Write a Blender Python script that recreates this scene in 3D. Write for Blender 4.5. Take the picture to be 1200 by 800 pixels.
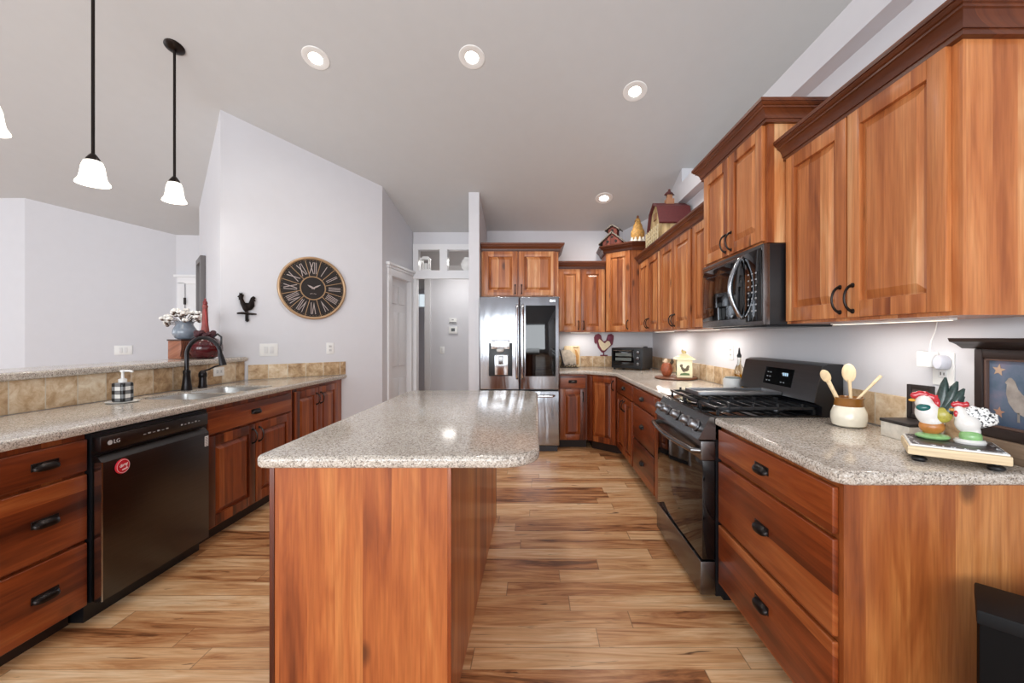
import bpy, bmesh, math, random
from mathutils import Vector, Matrix
random.seed(7)
for o in list(bpy.data.objects): bpy.data.objects.remove(o)
SC = bpy.context.scene
COL = SC.collection
R = math.radians
PI = math.pi

# ------------------------------------------------------------------ camera, world, lights, exposure
FPX = 491.0
cam = bpy.data.cameras.new('camera'); cam.sensor_width = 36.0; cam.sensor_fit = 'HORIZONTAL'
cam.lens = 36.0 * FPX / 1200.0
cam.shift_x = -28.0 / 1200.0
cam.shift_y = -5.0 / 1200.0
cam.clip_start = 0.05
camo = bpy.data.objects.new('camera', cam); COL.objects.link(camo)
camo.location = (0, 0, 1.31); camo.rotation_euler = (R(90), 0, 0)
SC.camera = camo
SC.view_settings.view_transform = 'Standard'
SC.view_settings.look = 'None'
SC.view_settings.gamma = 1.0
SC.view_settings.use_curve_mapping = False
SC.view_settings.exposure = 0.06

W = bpy.data.worlds.new('world'); SC.world = W; W.use_nodes = True
W.node_tree.nodes['Background'].inputs['Color'].default_value = (0.86, 0.93, 1.0, 1)
W.node_tree.nodes['Background'].inputs['Strength'].default_value = 1.35

def area(name, loc, rot, sx, sy, power, color=(1, 1, 1)):
    l = bpy.data.lights.new(name, 'AREA'); l.shape = 'RECTANGLE'; l.size = sx; l.size_y = sy
    l.energy = power; l.color = color
    o = bpy.data.objects.new(name, l); COL.objects.link(o)
    o.location = loc; o.rotation_euler = rot
    return o
# daylight entering through the window openings of the back wall and the living room
area('daylight_window_back', (-0.9, -3.7, 1.6), (R(108), 0, 0), 3.6, 2.4, 190, (0.92, 0.965, 1.0))
area('daylight_patio_door', (-5.2, -3.7, 1.5), (R(108), 0, 0), 3.4, 2.6, 150, (0.92, 0.965, 1.0))
area('daylight_side_window', (-9.7, 0.5, 1.6), (R(105), 0, R(-90)), 5.0, 2.2, 95, (0.92, 0.965, 1.0))
area('hall_fill_light', (-1.2, 6.2, 2.42), (0, 0, 0), 0.4, 0.4, 9, (1, 0.97, 0.93))  # added fill to brighten the dark hall, no lamp fixture stands here
area('east_room_area_light', (5.8, 1.0, 2.6), (R(110), 0, R(90)), 4.0, 2.6, 120, (0.92, 0.965, 1.0))  # unseen area light before the closed east wall, which has no window

# ------------------------------------------------------------------ helpers
def s2l(r, g, b):
    f = lambda c: (c / 255.0) / 12.92 if c / 255.0 <= 0.04045 else (((c / 255.0) + 0.055) / 1.055) ** 2.4
    return (f(r), f(g), f(b), 1.0)

class NT:
    def __init__(self, name):
        self.m = bpy.data.materials.new(name); self.m.use_nodes = True
        self.t = self.m.node_tree; self.b = self.t.nodes['Principled BSDF']
    def n(self, typ, **kw):
        nd = self.t.nodes.new(typ)
        for k, v in kw.items(): setattr(nd, k, v)
        return nd
    def put(self, sock, v):
        if isinstance(v, bpy.types.NodeSocket): self.t.links.new(v, sock)
        elif v is not None: sock.default_value = v
    def math(self, op, a, b=None, c=None):
        nd = self.n('ShaderNodeMath', operation=op)
        self.put(nd.inputs[0], a); self.put(nd.inputs[1], b); self.put(nd.inputs[2], c)
        return nd.outputs[0]
    def comb(self, x, y, z=0.0):
        nd = self.n('ShaderNodeCombineXYZ')
        for i, v in enumerate((x, y, z)): self.put(nd.inputs[i], v)
        return nd.outputs[0]
    def noise(self, vec, scale=1.0, detail=3.0, rough=0.55, dist=0.0):
        nd = self.n('ShaderNodeTexNoise')
        self.put(nd.inputs['Vector'], vec); nd.inputs['Scale'].default_value = scale
        nd.inputs['Detail'].default_value = detail; nd.inputs['Roughness'].default_value = rough
        nd.inputs['Distortion'].default_value = dist
        return nd.outputs['Fac']
    def white(self, vec):
        nd = self.n('ShaderNodeTexWhiteNoise', noise_dimensions='3D'); self.put(nd.inputs['Vector'], vec)
        return nd.outputs['Value']
    def ramp(self, fac, stops, interp='LINEAR'):
        nd = self.n('ShaderNodeValToRGB'); cr = nd.color_ramp; cr.interpolation = interp
        while len(cr.elements) > 1: cr.elements.remove(cr.elements[-1])
        cr.elements[0].position = stops[0][0]; cr.elements[0].color = stops[0][1]
        for p, c in stops[1:]:
            e = cr.elements.new(p); e.color = c
        self.put(nd.inputs['Fac'], fac)
        return nd.outputs['Color']
    def mix(self, fac, a, b, mode='MIX'):
        nd = self.n('ShaderNodeMix', data_type='RGBA', blend_type=mode)
        self.put(nd.inputs[0], fac); self.put(nd.inputs[6], a); self.put(nd.inputs[7], b)
        return nd.outputs[2]
    def obj(self):
        tc = self.n('ShaderNodeTexCoord'); sp = self.n('ShaderNodeSeparateXYZ')
        self.t.links.new(tc.outputs['Object'], sp.inputs[0])
        return sp.outputs[0], sp.outputs[1], sp.outputs[2], tc.outputs['Object']
    def rnd(self):
        return self.n('ShaderNodeObjectInfo').outputs['Random']
    def bump(self, h, strength=0.1, dist=0.01):
        nd = self.n('ShaderNodeBump'); nd.inputs['Strength'].default_value = strength
        nd.inputs['Distance'].default_value = dist; self.put(nd.inputs['Height'], h)
        self.t.links.new(nd.outputs[0], self.b.inputs['Normal'])
    def fin(self, color=None, rough=None, metal=None, spec=None, coat=None):
        if color is not None: self.put(self.b.inputs['Base Color'], color)
        if rough is not None: self.put(self.b.inputs['Roughness'], rough)
        if metal is not None: self.b.inputs['Metallic'].default_value = metal
        if spec is not None: self.b.inputs['Specular IOR Level'].default_value = spec
        if coat is not None:
            self.b.inputs['Coat Weight'].default_value = coat; self.b.inputs['Coat Roughness'].default_value = 0.2
        return self.m

def paint(name, rgb, rough=0.5, metal=0.0, var=0.03, scale=9.0, spec=None, coat=None):
    k = NT(name); _, _, _, v = k.obj()
    c = s2l(*rgb)
    lo = tuple(x * (1 - var) for x in c[:3]) + (1,); hi = tuple(min(1, x * (1 + var)) for x in c[:3]) + (1,)
    col = k.ramp(k.noise(v, scale, 3), [(0.3, lo), (0.7, hi)])
    return k.fin(col, rough, metal, spec, coat)

def wood(name, tones, axis, bw=0.08, rough=0.36, vary=0.62, knots=True, coat=0.18):
    """boards laid along `axis` of the object; tones go from dark to light"""
    k = NT(name); x, y, z, v = k.obj(); r = k.rnd()
    off = k.math('MULTIPLY', r, 37.0)
    if axis == 'z':
        c = k.math('ADD', x, y); L = z
    else:
        c = k.math('ADD', z, k.math('MULTIPLY', y, 0.6)); L = x
    if axis == 'y': c = k.math('ADD', z, k.math('MULTIPLY', x, 0.6)); L = y
    wob = k.math('MULTIPLY', k.math('SUBTRACT', k.noise(k.comb(k.math('MULTIPLY', c, 3.0), off), 1.0, 1), 0.5), 0.25)
    bid = k.math('FLOOR', k.math('ADD', k.math('DIVIDE', c, bw), k.math('ADD', off, wob)))
    wn = k.white(k.comb(bid, k.math('FLOOR', off), 3.3))
    co = k.math('ADD', c, k.math('MULTIPLY', wn, 5.0)); Lo = k.math('ADD', L, k.math('MULTIPLY', wn, 9.0))
    broad = k.noise(k.comb(k.math('MULTIPLY', co, 11.0), k.math('MULTIPLY', Lo, 1.3), off), 1.0, 3, 0.6, 0.8)
    fine = k.noise(k.comb(k.math('MULTIPLY', co, 130.0), k.math('MULTIPLY', Lo, 5.0), off), 1.0, 3, 0.6)
    sap = k.noise(k.comb(k.math('MULTIPLY', co, 26.0), k.math('MULTIPLY', Lo, 0.9), k.math('ADD', off, 4.0)), 1.0, 2, 0.5, 0.5)
    f = k.math('ADD', k.math('MULTIPLY', wn, vary), k.math('MULTIPLY', k.math('SUBTRACT', broad, 0.5), 1.3))
    f = k.math('ADD', f, k.math('MULTIPLY', k.math('SUBTRACT', sap, 0.5), 0.42))
    f = k.math('ADD', f, 0.5 - vary * 0.5)
    col = k.ramp(f, [(i / (len(tones) - 1), s2l(*t)) for i, t in enumerate(tones)])
    st = k.ramp(fine, [(0.32, (0.76, 0.71, 0.66, 1)), (0.6, (1.05, 1.04, 1.03, 1))])
    col = k.mix(0.75, col, st, 'MULTIPLY')
    if knots:
        vo = k.n('ShaderNodeTexVoronoi', feature='F1')
        k.put(vo.inputs['Vector'], k.comb(k.math('MULTIPLY', co, 3.1), k.math('MULTIPLY', Lo, 1.7), off)); vo.inputs['Scale'].default_value = 1.0
        kn = k.ramp(vo.outputs['Distance'], [(0.0, (1, 1, 1, 1)), (0.05, (0.8, 0.8, 0.8, 1)), (0.1, (0, 0, 0, 1))])
        col = k.mix(k.math('MULTIPLY', kn, 0.8), col, s2l(52, 24, 12))
    k.bump(fine, 0.05, 0.002)
    return k.fin(col, rough, 0, 0.4, coat)

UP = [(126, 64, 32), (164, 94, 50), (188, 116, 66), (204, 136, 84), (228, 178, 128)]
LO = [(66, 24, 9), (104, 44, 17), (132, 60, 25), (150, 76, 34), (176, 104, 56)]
IS = [(118, 56, 26), (160, 84, 42), (182, 104, 54), (202, 130, 72), (226, 164, 100)]
wUV = wood('cherry_upper_upright', UP, 'z', 0.075)
wUH = wood('cherry_upper_level', UP, 'x', 0.075)
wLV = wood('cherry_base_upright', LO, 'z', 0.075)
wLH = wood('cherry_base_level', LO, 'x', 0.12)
wCR = wood('cherry_crown', [(72, 34, 18), (98, 50, 26), (122, 66, 36)], 'x', 0.3, knots=False)
wIS = wood('cherry_island', IS, 'z', 0.095)
wEN = wood('cherry_end_panel', [(100, 48, 20), (140, 74, 34), (160, 90, 44), (182, 114, 60), (206, 142, 84)], 'z', 0.13)
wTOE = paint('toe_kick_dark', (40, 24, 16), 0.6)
wLITE = wood('pale_wood', [(208, 182, 142), (224, 202, 164), (236, 218, 186)], 'x', 0.4, 0.5, knots=False, coat=0)
wUTIL = wood('utensil_wood', [(214, 188, 146), (230, 208, 170), (240, 224, 192)], 'z', 0.4, 0.5, knots=False, coat=0)
wGREY = wood('weathered_wood', [(92, 76, 62), (128, 108, 90), (150, 130, 110)], 'y', 0.08, 0.7, knots=False, coat=0)

def granite(name, light, mid, dark, bright):
    k = NT(name); _, _, _, v = k.obj()
    vo = k.n('ShaderNodeTexVoronoi', feature='F1'); k.put(vo.inputs['Vector'], v); vo.inputs['Scale'].default_value = 250
    sp = k.n('ShaderNodeSeparateColor'); k.t.links.new(vo.outputs['Color'], sp.inputs[0])
    col = k.ramp(sp.outputs[0], [(0.0, s2l(*dark)), (0.13, s2l(*mid)), (0.45, s2l(*light)), (0.86, s2l(*bright))], 'CONSTANT')
    n2 = k.noise(v, 60, 4, 0.7)
    col = k.mix(0.38, col, k.ramp(n2, [(0.36, s2l(*mid)), (0.6, s2l(*light))]))
    n3 = k.noise(v, 3.0, 2)
    col = k.mix(0.35, col, k.ramp(n3, [(0.3, (0.8, 0.78, 0.76, 1)), (0.7, (1.05, 1.05, 1.05, 1))]), 'MULTIPLY')
    return k.fin(col, 0.13, 0, 0.5)
GRAN = granite('speckled_quartz', (210, 202, 191), (172, 160, 147), (84, 76, 72), (236, 232, 226))

def tile_mat(name, w):
    k = NT(name); x, y, z, v = k.obj()
    u = k.math('DIVIDE', x, w); fr = k.math('FRACT', u); idx = k.math('FLOOR', u)
    wn = k.white(k.comb(idx, 5.0, 1.0))
    n1 = k.noise(k.comb(k.math('ADD', x, k.math('MULTIPLY', wn, 13.0)), k.math('MULTIPLY', z, 1.0), k.math('MULTIPLY', wn, 9.0)), 15.0, 5, 0.66, 0.5)
    f = k.math('ADD', n1, k.math('MULTIPLY', k.math('SUBTRACT', wn, 0.5), 0.28))
    col = k.ramp(f, [(0.22, s2l(146, 114, 82)), (0.40, s2l(188, 158, 122)), (0.55, s2l(212, 188, 156)), (0.75, s2l(232, 218, 194))])
    g = k.math('LESS_THAN', k.math('ABSOLUTE', k.math('SUBTRACT', fr, 0.5)), 0.5 - 0.018)
    col = k.mix(g, s2l(206, 196, 178), col)
    k.bump(k.math('ADD', g, k.math('MULTIPLY', n1, 0.3)), 0.3, 0.003)
    return k.fin(col, 0.5, 0, 0.4)
TILE = tile_mat('travertine_tiles', 0.161)

def floor_mat():
    k = NT('hickory_planks'); x, y, z, v = k.obj()
    pw = 0.118
    row = k.math('FLOOR', k.math('DIVIDE', y, pw)); fy = k.math('FRACT', k.math('DIVIDE', y, pw))
    rr = k.white(k.comb(row, 1.7, 0.0))
    u = k.math('DIVIDE', k.math('ADD', x, k.math('MULTIPLY', rr, 7.0)), k.math('ADD', 0.75, k.math('MULTIPLY', rr, 0.7)))
    idx = k.math('FLOOR', u); fx = k.math('FRACT', u)
    wn = k.white(k.comb(row, idx, 2.0)); w2 = k.white(k.comb(row, idx, 8.0))
    gx = k.math('ADD', k.math('MULTIPLY', x, 1.6), k.math('MULTIPLY', wn, 31.0)); gy = k.math('ADD', k.math('MULTIPLY', y, 15.0), k.math('MULTIPLY', w2, 17.0))
    br = k.noise(k.comb(gx, gy), 1.0, 4, 0.6, 1.6)
    fi = k.noise(k.comb(k.math('MULTIPLY', gx, 3.0), k.math('MULTIPLY', gy, 9.0)), 1.0, 3, 0.6)
    f = k.math('ADD', k.math('MULTIPLY', wn, 0.58), k.math('MULTIPLY', k.math('SUBTRACT', br, 0.5), 1.6))
    f = k.math('ADD', f, 0.26)
    col = k.ramp(f, [(0.0, s2l(238, 208, 170)), (0.3, s2l(226, 186, 142)), (0.55, s2l(210, 160, 112)), (0.8, s2l(176, 118, 74)), (1.0, s2l(112, 68, 40))])
    col = k.mix(0.7, col, k.ramp(fi, [(0.32, (0.76, 0.7, 0.64, 1)), (0.58, (1.05, 1.04, 1.03, 1))]), 'MULTIPLY')
    # dark mineral streaks and knots
    sn = k.noise(k.comb(k.math('MULTIPLY', gx, 1.3), k.math('MULTIPLY', gy, 1.25)), 1.0, 2, 0.5, 2.4)
    streak = k.ramp(sn, [(0.68, (0, 0, 0, 1)), (0.73, (1, 1, 1, 1))])
    col = k.mix(k.math('MULTIPLY', streak, 0.85), col, s2l(70, 40, 22))
    ey = k.math('LESS_THAN', k.math('ABSOLUTE', k.math('SUBTRACT', fy, 0.5)), 0.488)
    ex = k.math('LESS_THAN', k.math('ABSOLUTE', k.math('SUBTRACT', fx, 0.5)), 0.498)
    e = k.math('MULTIPLY', ey, ex)
    col = k.mix(e, k.mix(0.5, col, s2l(86, 56, 32)), col)
    k.bump(k.math('ADD', e, k.math('MULTIPLY', fi, 0.15)), 0.15, 0.002)
    return k.fin(col, 0.33, 0, 0.45)
FLOOR = floor_mat()

WALL = paint('wall_paint', (214, 214, 219), 0.6, var=0.01)
CEIL = paint('ceiling_paint', (201, 202, 203), 0.7, var=0.01)
TRIM = paint('white_trim', (232, 232, 234), 0.35, var=0.01)
WHITE = paint('white_plastic', (236, 236, 234), 0.35, var=0.01)
BRONZE = paint('oil_rubbed_bronze', (40, 34, 32), 0.32, 0.75)
BLACK = paint('black_plastic', (18, 19, 23), 0.35)
GLOSS = paint('black_glass', (8, 8, 9), 0.04, spec=0.6)
CAST = paint('cast_iron', (44, 45, 48), 0.3, 0.5)
def steel(name, rgb, rough, axis=2):
    k = NT(name); x, y, z, v = k.obj()
    s = [k.math('MULTIPLY', x, 3.0), k.math('MULTIPLY', y, 3.0), k.math('MULTIPLY', z, 3.0)]
    for i in range(3):
        if i != axis: s[i] = k.math('MULTIPLY', s[i], 60.0)
    n = k.noise(k.comb(*s), 1.0, 2)
    c = s2l(*rgb)
    col = k.ramp(n, [(0.3, tuple(q * 0.93 for q in c[:3]) + (1,)), (0.7, tuple(min(1, q * 1.05) for q in c[:3]) + (1,))])
    return k.fin(col, rough, 1.0)
STEEL = steel('stainless_steel', (168, 171, 177), 0.17)
def ripple(m):
    k = NT.__new__(NT); k.m = m; k.t = m.node_tree; k.b = k.t.nodes['Principled BSDF']
    x, y, z, v = k.obj(); k.bump(k.noise(k.comb(k.math('MULTIPLY', x, 7.0), k.math('MULTIPLY', y, 7.0), k.math('MULTIPLY', z, 1.1)), 1.0, 2, 0.5, 0.6), 0.55, 0.012)
ripple(STEEL)
CHROME = steel('polished_steel', (206, 207, 210), 0.14)
KNOB = steel('brushed_knob', (150, 152, 156), 0.38)
DSTEEL = steel('dark_stainless', (124, 122, 122), 0.26, 0)
BSTEEL = steel('black_stainless', (84, 82, 82), 0.28, 0)
SINKM = steel('sink_steel', (214, 214, 212), 0.3, 0)

def emis(name, rgb, st):
    k = NT(name); k.b.inputs['Emission Color'].default_value = s2l(*rgb); k.b.inputs['Emission Strength'].default_value = st
    return k.fin(s2l(*rgb), 0.4)
LENS = emis('lamp_lens', (255, 250, 240), 9.0)
SHADE = emis('lit_milk_glass', (255, 248, 236), 1.6)
DISPLAY = emis('lit_digits', (170, 200, 220), 0.5)

def simple_glass(name, rgb, rough=0.03, ior=1.45):
    k = NT(name); k.b.inputs['Transmission Weight'].default_value = 1.0; k.b.inputs['IOR'].default_value = ior
    return k.fin(s2l(*rgb), rough)
GLASS = simple_glass('clear_glass', (240, 246, 244))

def bx(bm, x0, x1, y0, y1, z0, z1, bev=0.0, seg=2):
    vs = [bm.verts.new(p) for p in ((x0, y0, z0), (x1, y0, z0), (x1, y1, z0), (x0, y1, z0), (x0, y0, z1), (x1, y0, z1), (x1, y1, z1), (x0, y1, z1))]
    fs = [bm.faces.new([vs[i] for i in q]) for q in ((3, 2, 1, 0), (4, 5, 6, 7), (0, 1, 5, 4), (1, 2, 6, 5), (2, 3, 7, 6), (3, 0, 4, 7))]
    if bev > 0:
        es = list({e for f in fs for e in f.edges})
        bmesh.ops.bevel(bm, geom=es, offset=bev, segments=seg, affect='EDGES', profile=0.6)
    return vs

def lathe(bm, prof, c=(0, 0, 0), seg=24, axis='z', sx=1.0, sy=1.0):
    def P(r, a, h):
        u, v = r * math.cos(a) * sx, r * math.sin(a) * sy
        if axis == 'z': return (c[0] + u, c[1] + v, c[2] + h)
        if axis == 'y': return (c[0] + u, c[1] - h, c[2] + v)
        return (c[0] + h, c[1] + u, c[2] + v)
    rings = []
    for r, h in prof:
        if r < 1e-6: rings.append([bm.verts.new(P(0, 0, h))])
        else: rings.append([bm.verts.new(P(r, 2 * PI * i / seg, h)) for i in range(seg)])
    for a, b in zip(rings, rings[1:]):
        for i in range(seg):
            j = (i + 1) % seg
            if len(a) == 1 and len(b) == 1: continue
            if len(a) == 1: bm.faces.new((a[0], b[j], b[i]))
            elif len(b) == 1: bm.faces.new((a[i], a[j], b[0]))
            else: bm.faces.new((a[i], a[j], b[j], b[i]))
    if len(rings[0]) > 1: bm.faces.new(list(reversed(rings[0])))
    if len(rings[-1]) > 1: bm.faces.new(rings[-1])

def tube(bm, pts, r, seg=8, closed=False):
    pts = [Vector(p) for p in pts]; n = len(pts)
    rs = r if isinstance(r, (list, tuple)) else [r] * n
    rings = []; up = None
    for i, p in enumerate(pts):
        a = pts[i - 1] if (i > 0 or closed) else p
        b = pts[(i + 1) % n] if (i < n - 1 or closed) else p
        t = (b - a).normalized()
        if up is None:
            up = Vector((0, 0, 1)) if abs(t.z) < 0.9 else Vector((1, 0, 0))
        u = (up - t * up.dot(t)).normalized(); up = u
        w = t.cross(u)
        rings.append([bm.verts.new(p + (u * math.cos(2 * PI * k / seg) + w * math.sin(2 * PI * k / seg)) * rs[i]) for k in range(seg)])
    prs = list(zip(rings, rings[1:])) + ([(rings[-1], rings[0])] if closed else [])
    for a, b in prs:
        for k in range(seg):
            j = (k + 1) % seg; bm.faces.new((a[k], a[j], b[j], b[k]))
    if not closed:
        bm.faces.new(list(reversed(rings[0]))); bm.faces.new(rings[-1])

def prism(bm, poly, plane, d0, d1, bev=0.0, seg=3):
    def P(u, v, d):
        return {'xy': (u, v, d), 'xz': (u, d, v), 'yz': (d, u, v)}[plane]
    a = [bm.verts.new(P(u, v, d0)) for u, v in poly]; b = [bm.verts.new(P(u, v, d1)) for u, v in poly]
    n = len(poly); fs = [bm.faces.new(a), bm.faces.new(b)]
    for i in range(n):
        j = (i + 1) % n; fs.append(bm.faces.new((a[i], a[j], b[j], b[i])))
    bmesh.ops.recalc_face_normals(bm, faces=fs)
    if bev > 0:
        es = list(set(fs[0].edges) | set(fs[1].edges))
        bmesh.ops.bevel(bm, geom=es, offset=bev, segments=seg, affect='EDGES', profile=0.5)

def ell(bm, c, r, seg=18, rings=12, rot=None):
    m = Matrix.Translation(c) @ (rot.to_4x4() if rot else Matrix()) @ Matrix.Diagonal((r[0], r[1], r[2], 1))
    bmesh.ops.create_uvsphere(bm, u_segments=seg, v_segments=rings, radius=1.0, matrix=m)

def obj(name, bm, mat, parent=None, smooth=40):
    bmesh.ops.recalc_face_normals(bm, faces=bm.faces[:])
    me = bpy.data.meshes.new(name); bm.to_mesh(me); bm.free()
    if smooth:
        for p in me.polygons: p.use_smooth = True
        me.set_sharp_from_angle(angle=R(smooth))
    me.materials.append(mat)
    o = bpy.data.objects.new(name, me); COL.objects.link(o)
    if parent is not None: o.parent = parent
    return o

def B(): return bmesh.new()
def boxes(name, mat, parent, lst, bev=0.0):
    bm = B()
    for b in lst: bx(bm, *b, bev=bev)
    return obj(name, bm, mat, parent)

def tag(o, label, cat, group=None):
    o['label'] = label; o['category'] = cat
    if group: o['group'] = group
    return o
def thing(name, label, cat, loc=(0, 0, 0), rz=0.0, group=None):
    o = bpy.data.objects.new(name, None); COL.objects.link(o); o.empty_display_size = 0.1
    o.location = loc; o.rotation_euler = (0, 0, rz)
    return tag(o, label, cat, group)
def struct(name, bm, mat, parent=None):
    o = obj(name, bm, mat, parent)
    if parent is None: o['kind'] = 'structure'
    return o
def remesh(o, vox):
    m = o.modifiers.new('blend', 'REMESH'); m.mode = 'VOXEL'; m.voxel_size = vox; m.use_smooth_shade = True
    s = o.modifiers.new('soft', 'SMOOTH'); s.iterations = 4; s.factor = 0.5
    return o
def text(name, body, mat, parent, size, loc, rz=0.0, tilt=0.0, depth=0.0006, M=None):
    """letters facing local -y, centred on loc"""
    cu = bpy.data.curves.new(name, 'FONT'); cu.body = body; cu.size = size; cu.align_x = 'CENTER'; cu.align_y = 'CENTER'; cu.extrude = depth
    t = bpy.data.objects.new('tmp', cu); COL.objects.link(t)
    dg = bpy.context.evaluated_depsgraph_get()
    me = bpy.data.meshes.new_from_object(t.evaluated_get(dg))
    bpy.data.objects.remove(t)
    me.transform(M if M is not None else Matrix.Translation(loc) @ Matrix.Rotation(rz, 4, 'Z') @ Matrix.Rotation(R(90), 4, 'X') @ Matrix.Rotation(tilt, 4, 'Z'))
    me.materials.clear(); me.materials.append(mat)
    o = bpy.data.objects.new(name, me); COL.objects.link(o); o.parent = parent
    return o

# ------------------------------------------------------------------ the room shell
def ceil_z(y): return 2.722 + 0.34 * (5.57 - y)
bm = B(); bx(bm, -10, 6, -4.2, 9.2, -0.12, 0.0); struct('floor', bm, FLOOR)
bm = B(); prism(bm, [(-4.2, ceil_z(-4.2)), (9.2, ceil_z(9.2)), (9.2, ceil_z(9.2) + 0.15), (-4.2, ceil_z(-4.2) + 0.15)], 'yz', -10, 6)
struct('ceiling', bm, CEIL)

def wall_seg(bm, p, q, z0, z1, t=0.12, side=1):
    """wall between plan points p and q, thickness t towards the left (side=1) of p->q"""
    p = Vector(p); q = Vector(q); d = (q - p).normalized(); n = Vector((-d.y, d.x)) * t * side
    prism(bm, [tuple(p), tuple(q), tuple(q + n), tuple(p + n)], 'xy', z0, z1)
def slope_wall(bm, p, q, z0, t=0.12, side=1):
    """same, its top following the sloped ceiling"""
    p = Vector(p); q = Vector(q); d = (q - p).normalized(); n = Vector((-d.y, d.x)) * t * side
    pts = [p, q, q + n, p + n]
    lo = [bm.verts.new((v.x, v.y, z0)) for v in pts]; hi = [bm.verts.new((v.x, v.y, ceil_z(v.y) + 0.01)) for v in pts]
    bm.faces.new(lo); bm.faces.new(hi)
    for i in range(4):
        j = (i + 1) % 4; bm.faces.new((lo[i], lo[j], hi[j], hi[i]))

CW = lambda X: 3.87 + 0.90 * (X + 2.68)          # the angled clock wall: y at X
bm = B(); slope_wall(bm, (-0.70, 5.57), (1.70, 5.57), 0); struct('wall_far', bm, WALL)
bm = B(); prism(bm, [(1.157, 5.569), (1.549, 5.18), (1.549, 5.569)], 'xy', 2.45, ceil_z(5.18)); struct('wall_corner', bm, WALL)
bm = B(); slope_wall(bm, (1.55, 4.45), (1.55, 5.60), 0, 0.15, -1)
bx(bm, 1.55, 1.70, -4.1, 4.45, 0, 2.70); bx(bm, 1.46, 1.78, -4.1, 4.45, 2.69, 2.862); struct('wall_right', bm, WALL)
bm = B(); slope_wall(bm, (-2.82, CW(-2.82)), (-1.732, CW(-1.732)), 0, 0.12)
HA, HB = Vector((-1.732, CW(-1.732))), Vector((-1.645, 5.60)); HU = (HB - HA).normalized()
hp = lambda d: tuple(HA + HU * d)
slope_wall(bm, hp(0), hp(0.20), 0, 0.12)
slope_wall(bm, hp(0.20), hp(0.80), 2.05, 0.12)
slope_wall(bm, hp(0.80), tuple(HB), 0, 0.12); struct('wall_clock', bm, WALL)
bm = B(); slope_wall(bm, (-2.82, CW(-2.82)), (-4.09, 5.09), 0, 0.12, -1); struct('wall_passage', bm, WALL)
bm = B(); slope_wall(bm, (-0.772, 4.82), (-0.652, 4.82), 0, 0.75); struct('wall_wing', bm, WALL)
bm = B(); slope_wall(bm, (-6.0, 4.92), (-4.86, 5.66), 0, 0.12)
slope_wall(bm, (-10, 4.92), (-6.0, 4.92), 0, 0.12)
slope_wall(bm, (-4.86, 5.66), (-3.2, 5.72), 0, 0.12); struct('wall_living', bm, WALL)
bm = B(); slope_wall(bm, (-1.80, 6.8), (0.2, 6.8), 0, 0.12); slope_wall(bm, (-2.9, 7.3), (-1.6, 7.3), 0, 0.12)
slope_wall(bm, (-2.9, 5.72), (-2.9, 7.4), 0, 0.12); struct('wall_hall', bm, WALL)
# enclosing walls out of view, with window openings that let the daylight in
bm = B()
for x0, x1, z0, z1 in ((-10, -7.0, 0, 6), (-7.0, -3.4, 2.85, 6), (-3.4, -2.8, 0, 6), (-2.8, 1.0, 0, 0.35), (-2.8, 1.0, 2.85, 6), (1.0, 6, 0, 6)):
    bx(bm, x0, x1, -4.2, -4.05, z0, z1)
struct('wall_back', bm, WALL)
bm = B()
for y0, y1, z0, z1 in ((-4.2, -2.5, 0, 6), (-2.5, 3.5, 0, 0.4), (-2.5, 3.5, 2.6, 6), (3.5, 5, 0, 6)):
    bx(bm, -10.12, -10, y0, y1, z0, z1)
struct('wall_left', bm, WALL)
bm = B(); bx(bm, 6, 6.12, -4.2, 9.2, 0, 6.2); struct('wall_east', bm, WALL)

# pantry door in the hall side wall, with its casing
d = thing('door_1', 'x', 'door', (hp(0.20)[0], hp(0.20)[1], 0), math.atan2(HU.y, HU.x)); del d['label']; del d['category']; d['kind'] = 'structure'
# local x runs away from the camera, local y goes into the wall
bm = B()
bx(bm, 0.015, 0.585, 0.045, 0.085, 0.01, 2.035)
obj('door_leaf', bm, TRIM, d)
for x0, x1, z0, z1 in ((0.09, 0.27, 0.2, 0.8), (0.33, 0.51, 0.2, 0.8), (0.09, 0.27, 0.95, 1.62), (0.33, 0.51, 0.95, 1.62), (0.09, 0.27, 1.72, 1.94), (0.33, 0.51, 1.72, 1.94)):
    bm = B(); vs = bx(bm, x0, x1, 0.033, 0.046, z0, z1, bev=0.008); obj('door_panel', bm, TRIM, d)
bm = B()
bx(bm, -0.075, 0.015, -0.018, 0.10, 0, 2.05, 0.004); bx(bm, 0.585, 0.665, -0.018, 0.10, 0, 2.05, 0.004)
bx(bm, -0.075, 0.665, -0.018, 0.10, 2.035, 2.12, 0.004); bx(bm, -0.09, 0.675, -0.028, 0.0, 2.12, 2.15, 0.004); bx(bm, -0.11, 0.685, -0.045, 0.0, 2.15, 2.18, 0.006)
obj('door_casing', bm, TRIM, d)
# living room door on the far left
d2 = thing('door_2', 'x', 'door', (-4.82, 5.66, 0), R(2)); del d2['label']; del d2['category']; d2['kind'] = 'structure'
bm = B(); bx(bm, 0.10, 0.90, -0.02, 0.02, 0.01, 2.03, 0.003); obj('door_leaf', bm, TRIM, d2)
for z0, z1 in ((0.2, 0.8), (0.95, 1.9)):
    for x0 in (0.19, 0.54):
        bm = B(); bx(bm, x0, x0 + 0.27, -0.03, -0.012, z0, z1, 0.007); obj('door_panel', bm, TRIM, d2)
bm = B(); bx(bm, 0, 0.095, -0.035, 0.01, 0, 2.05, 0.004); bx(bm, 0.905, 1.0, -0.035, 0.01, 0, 2.05, 0.004); bx(bm, 0, 1.0, -0.035, 0.01, 2.03, 2.12, 0.004); bx(bm, -0.03, 1.03, -0.06, 0.01, 2.12, 2.15, 0.005)
obj('door_casing', bm, TRIM, d2)
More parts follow.
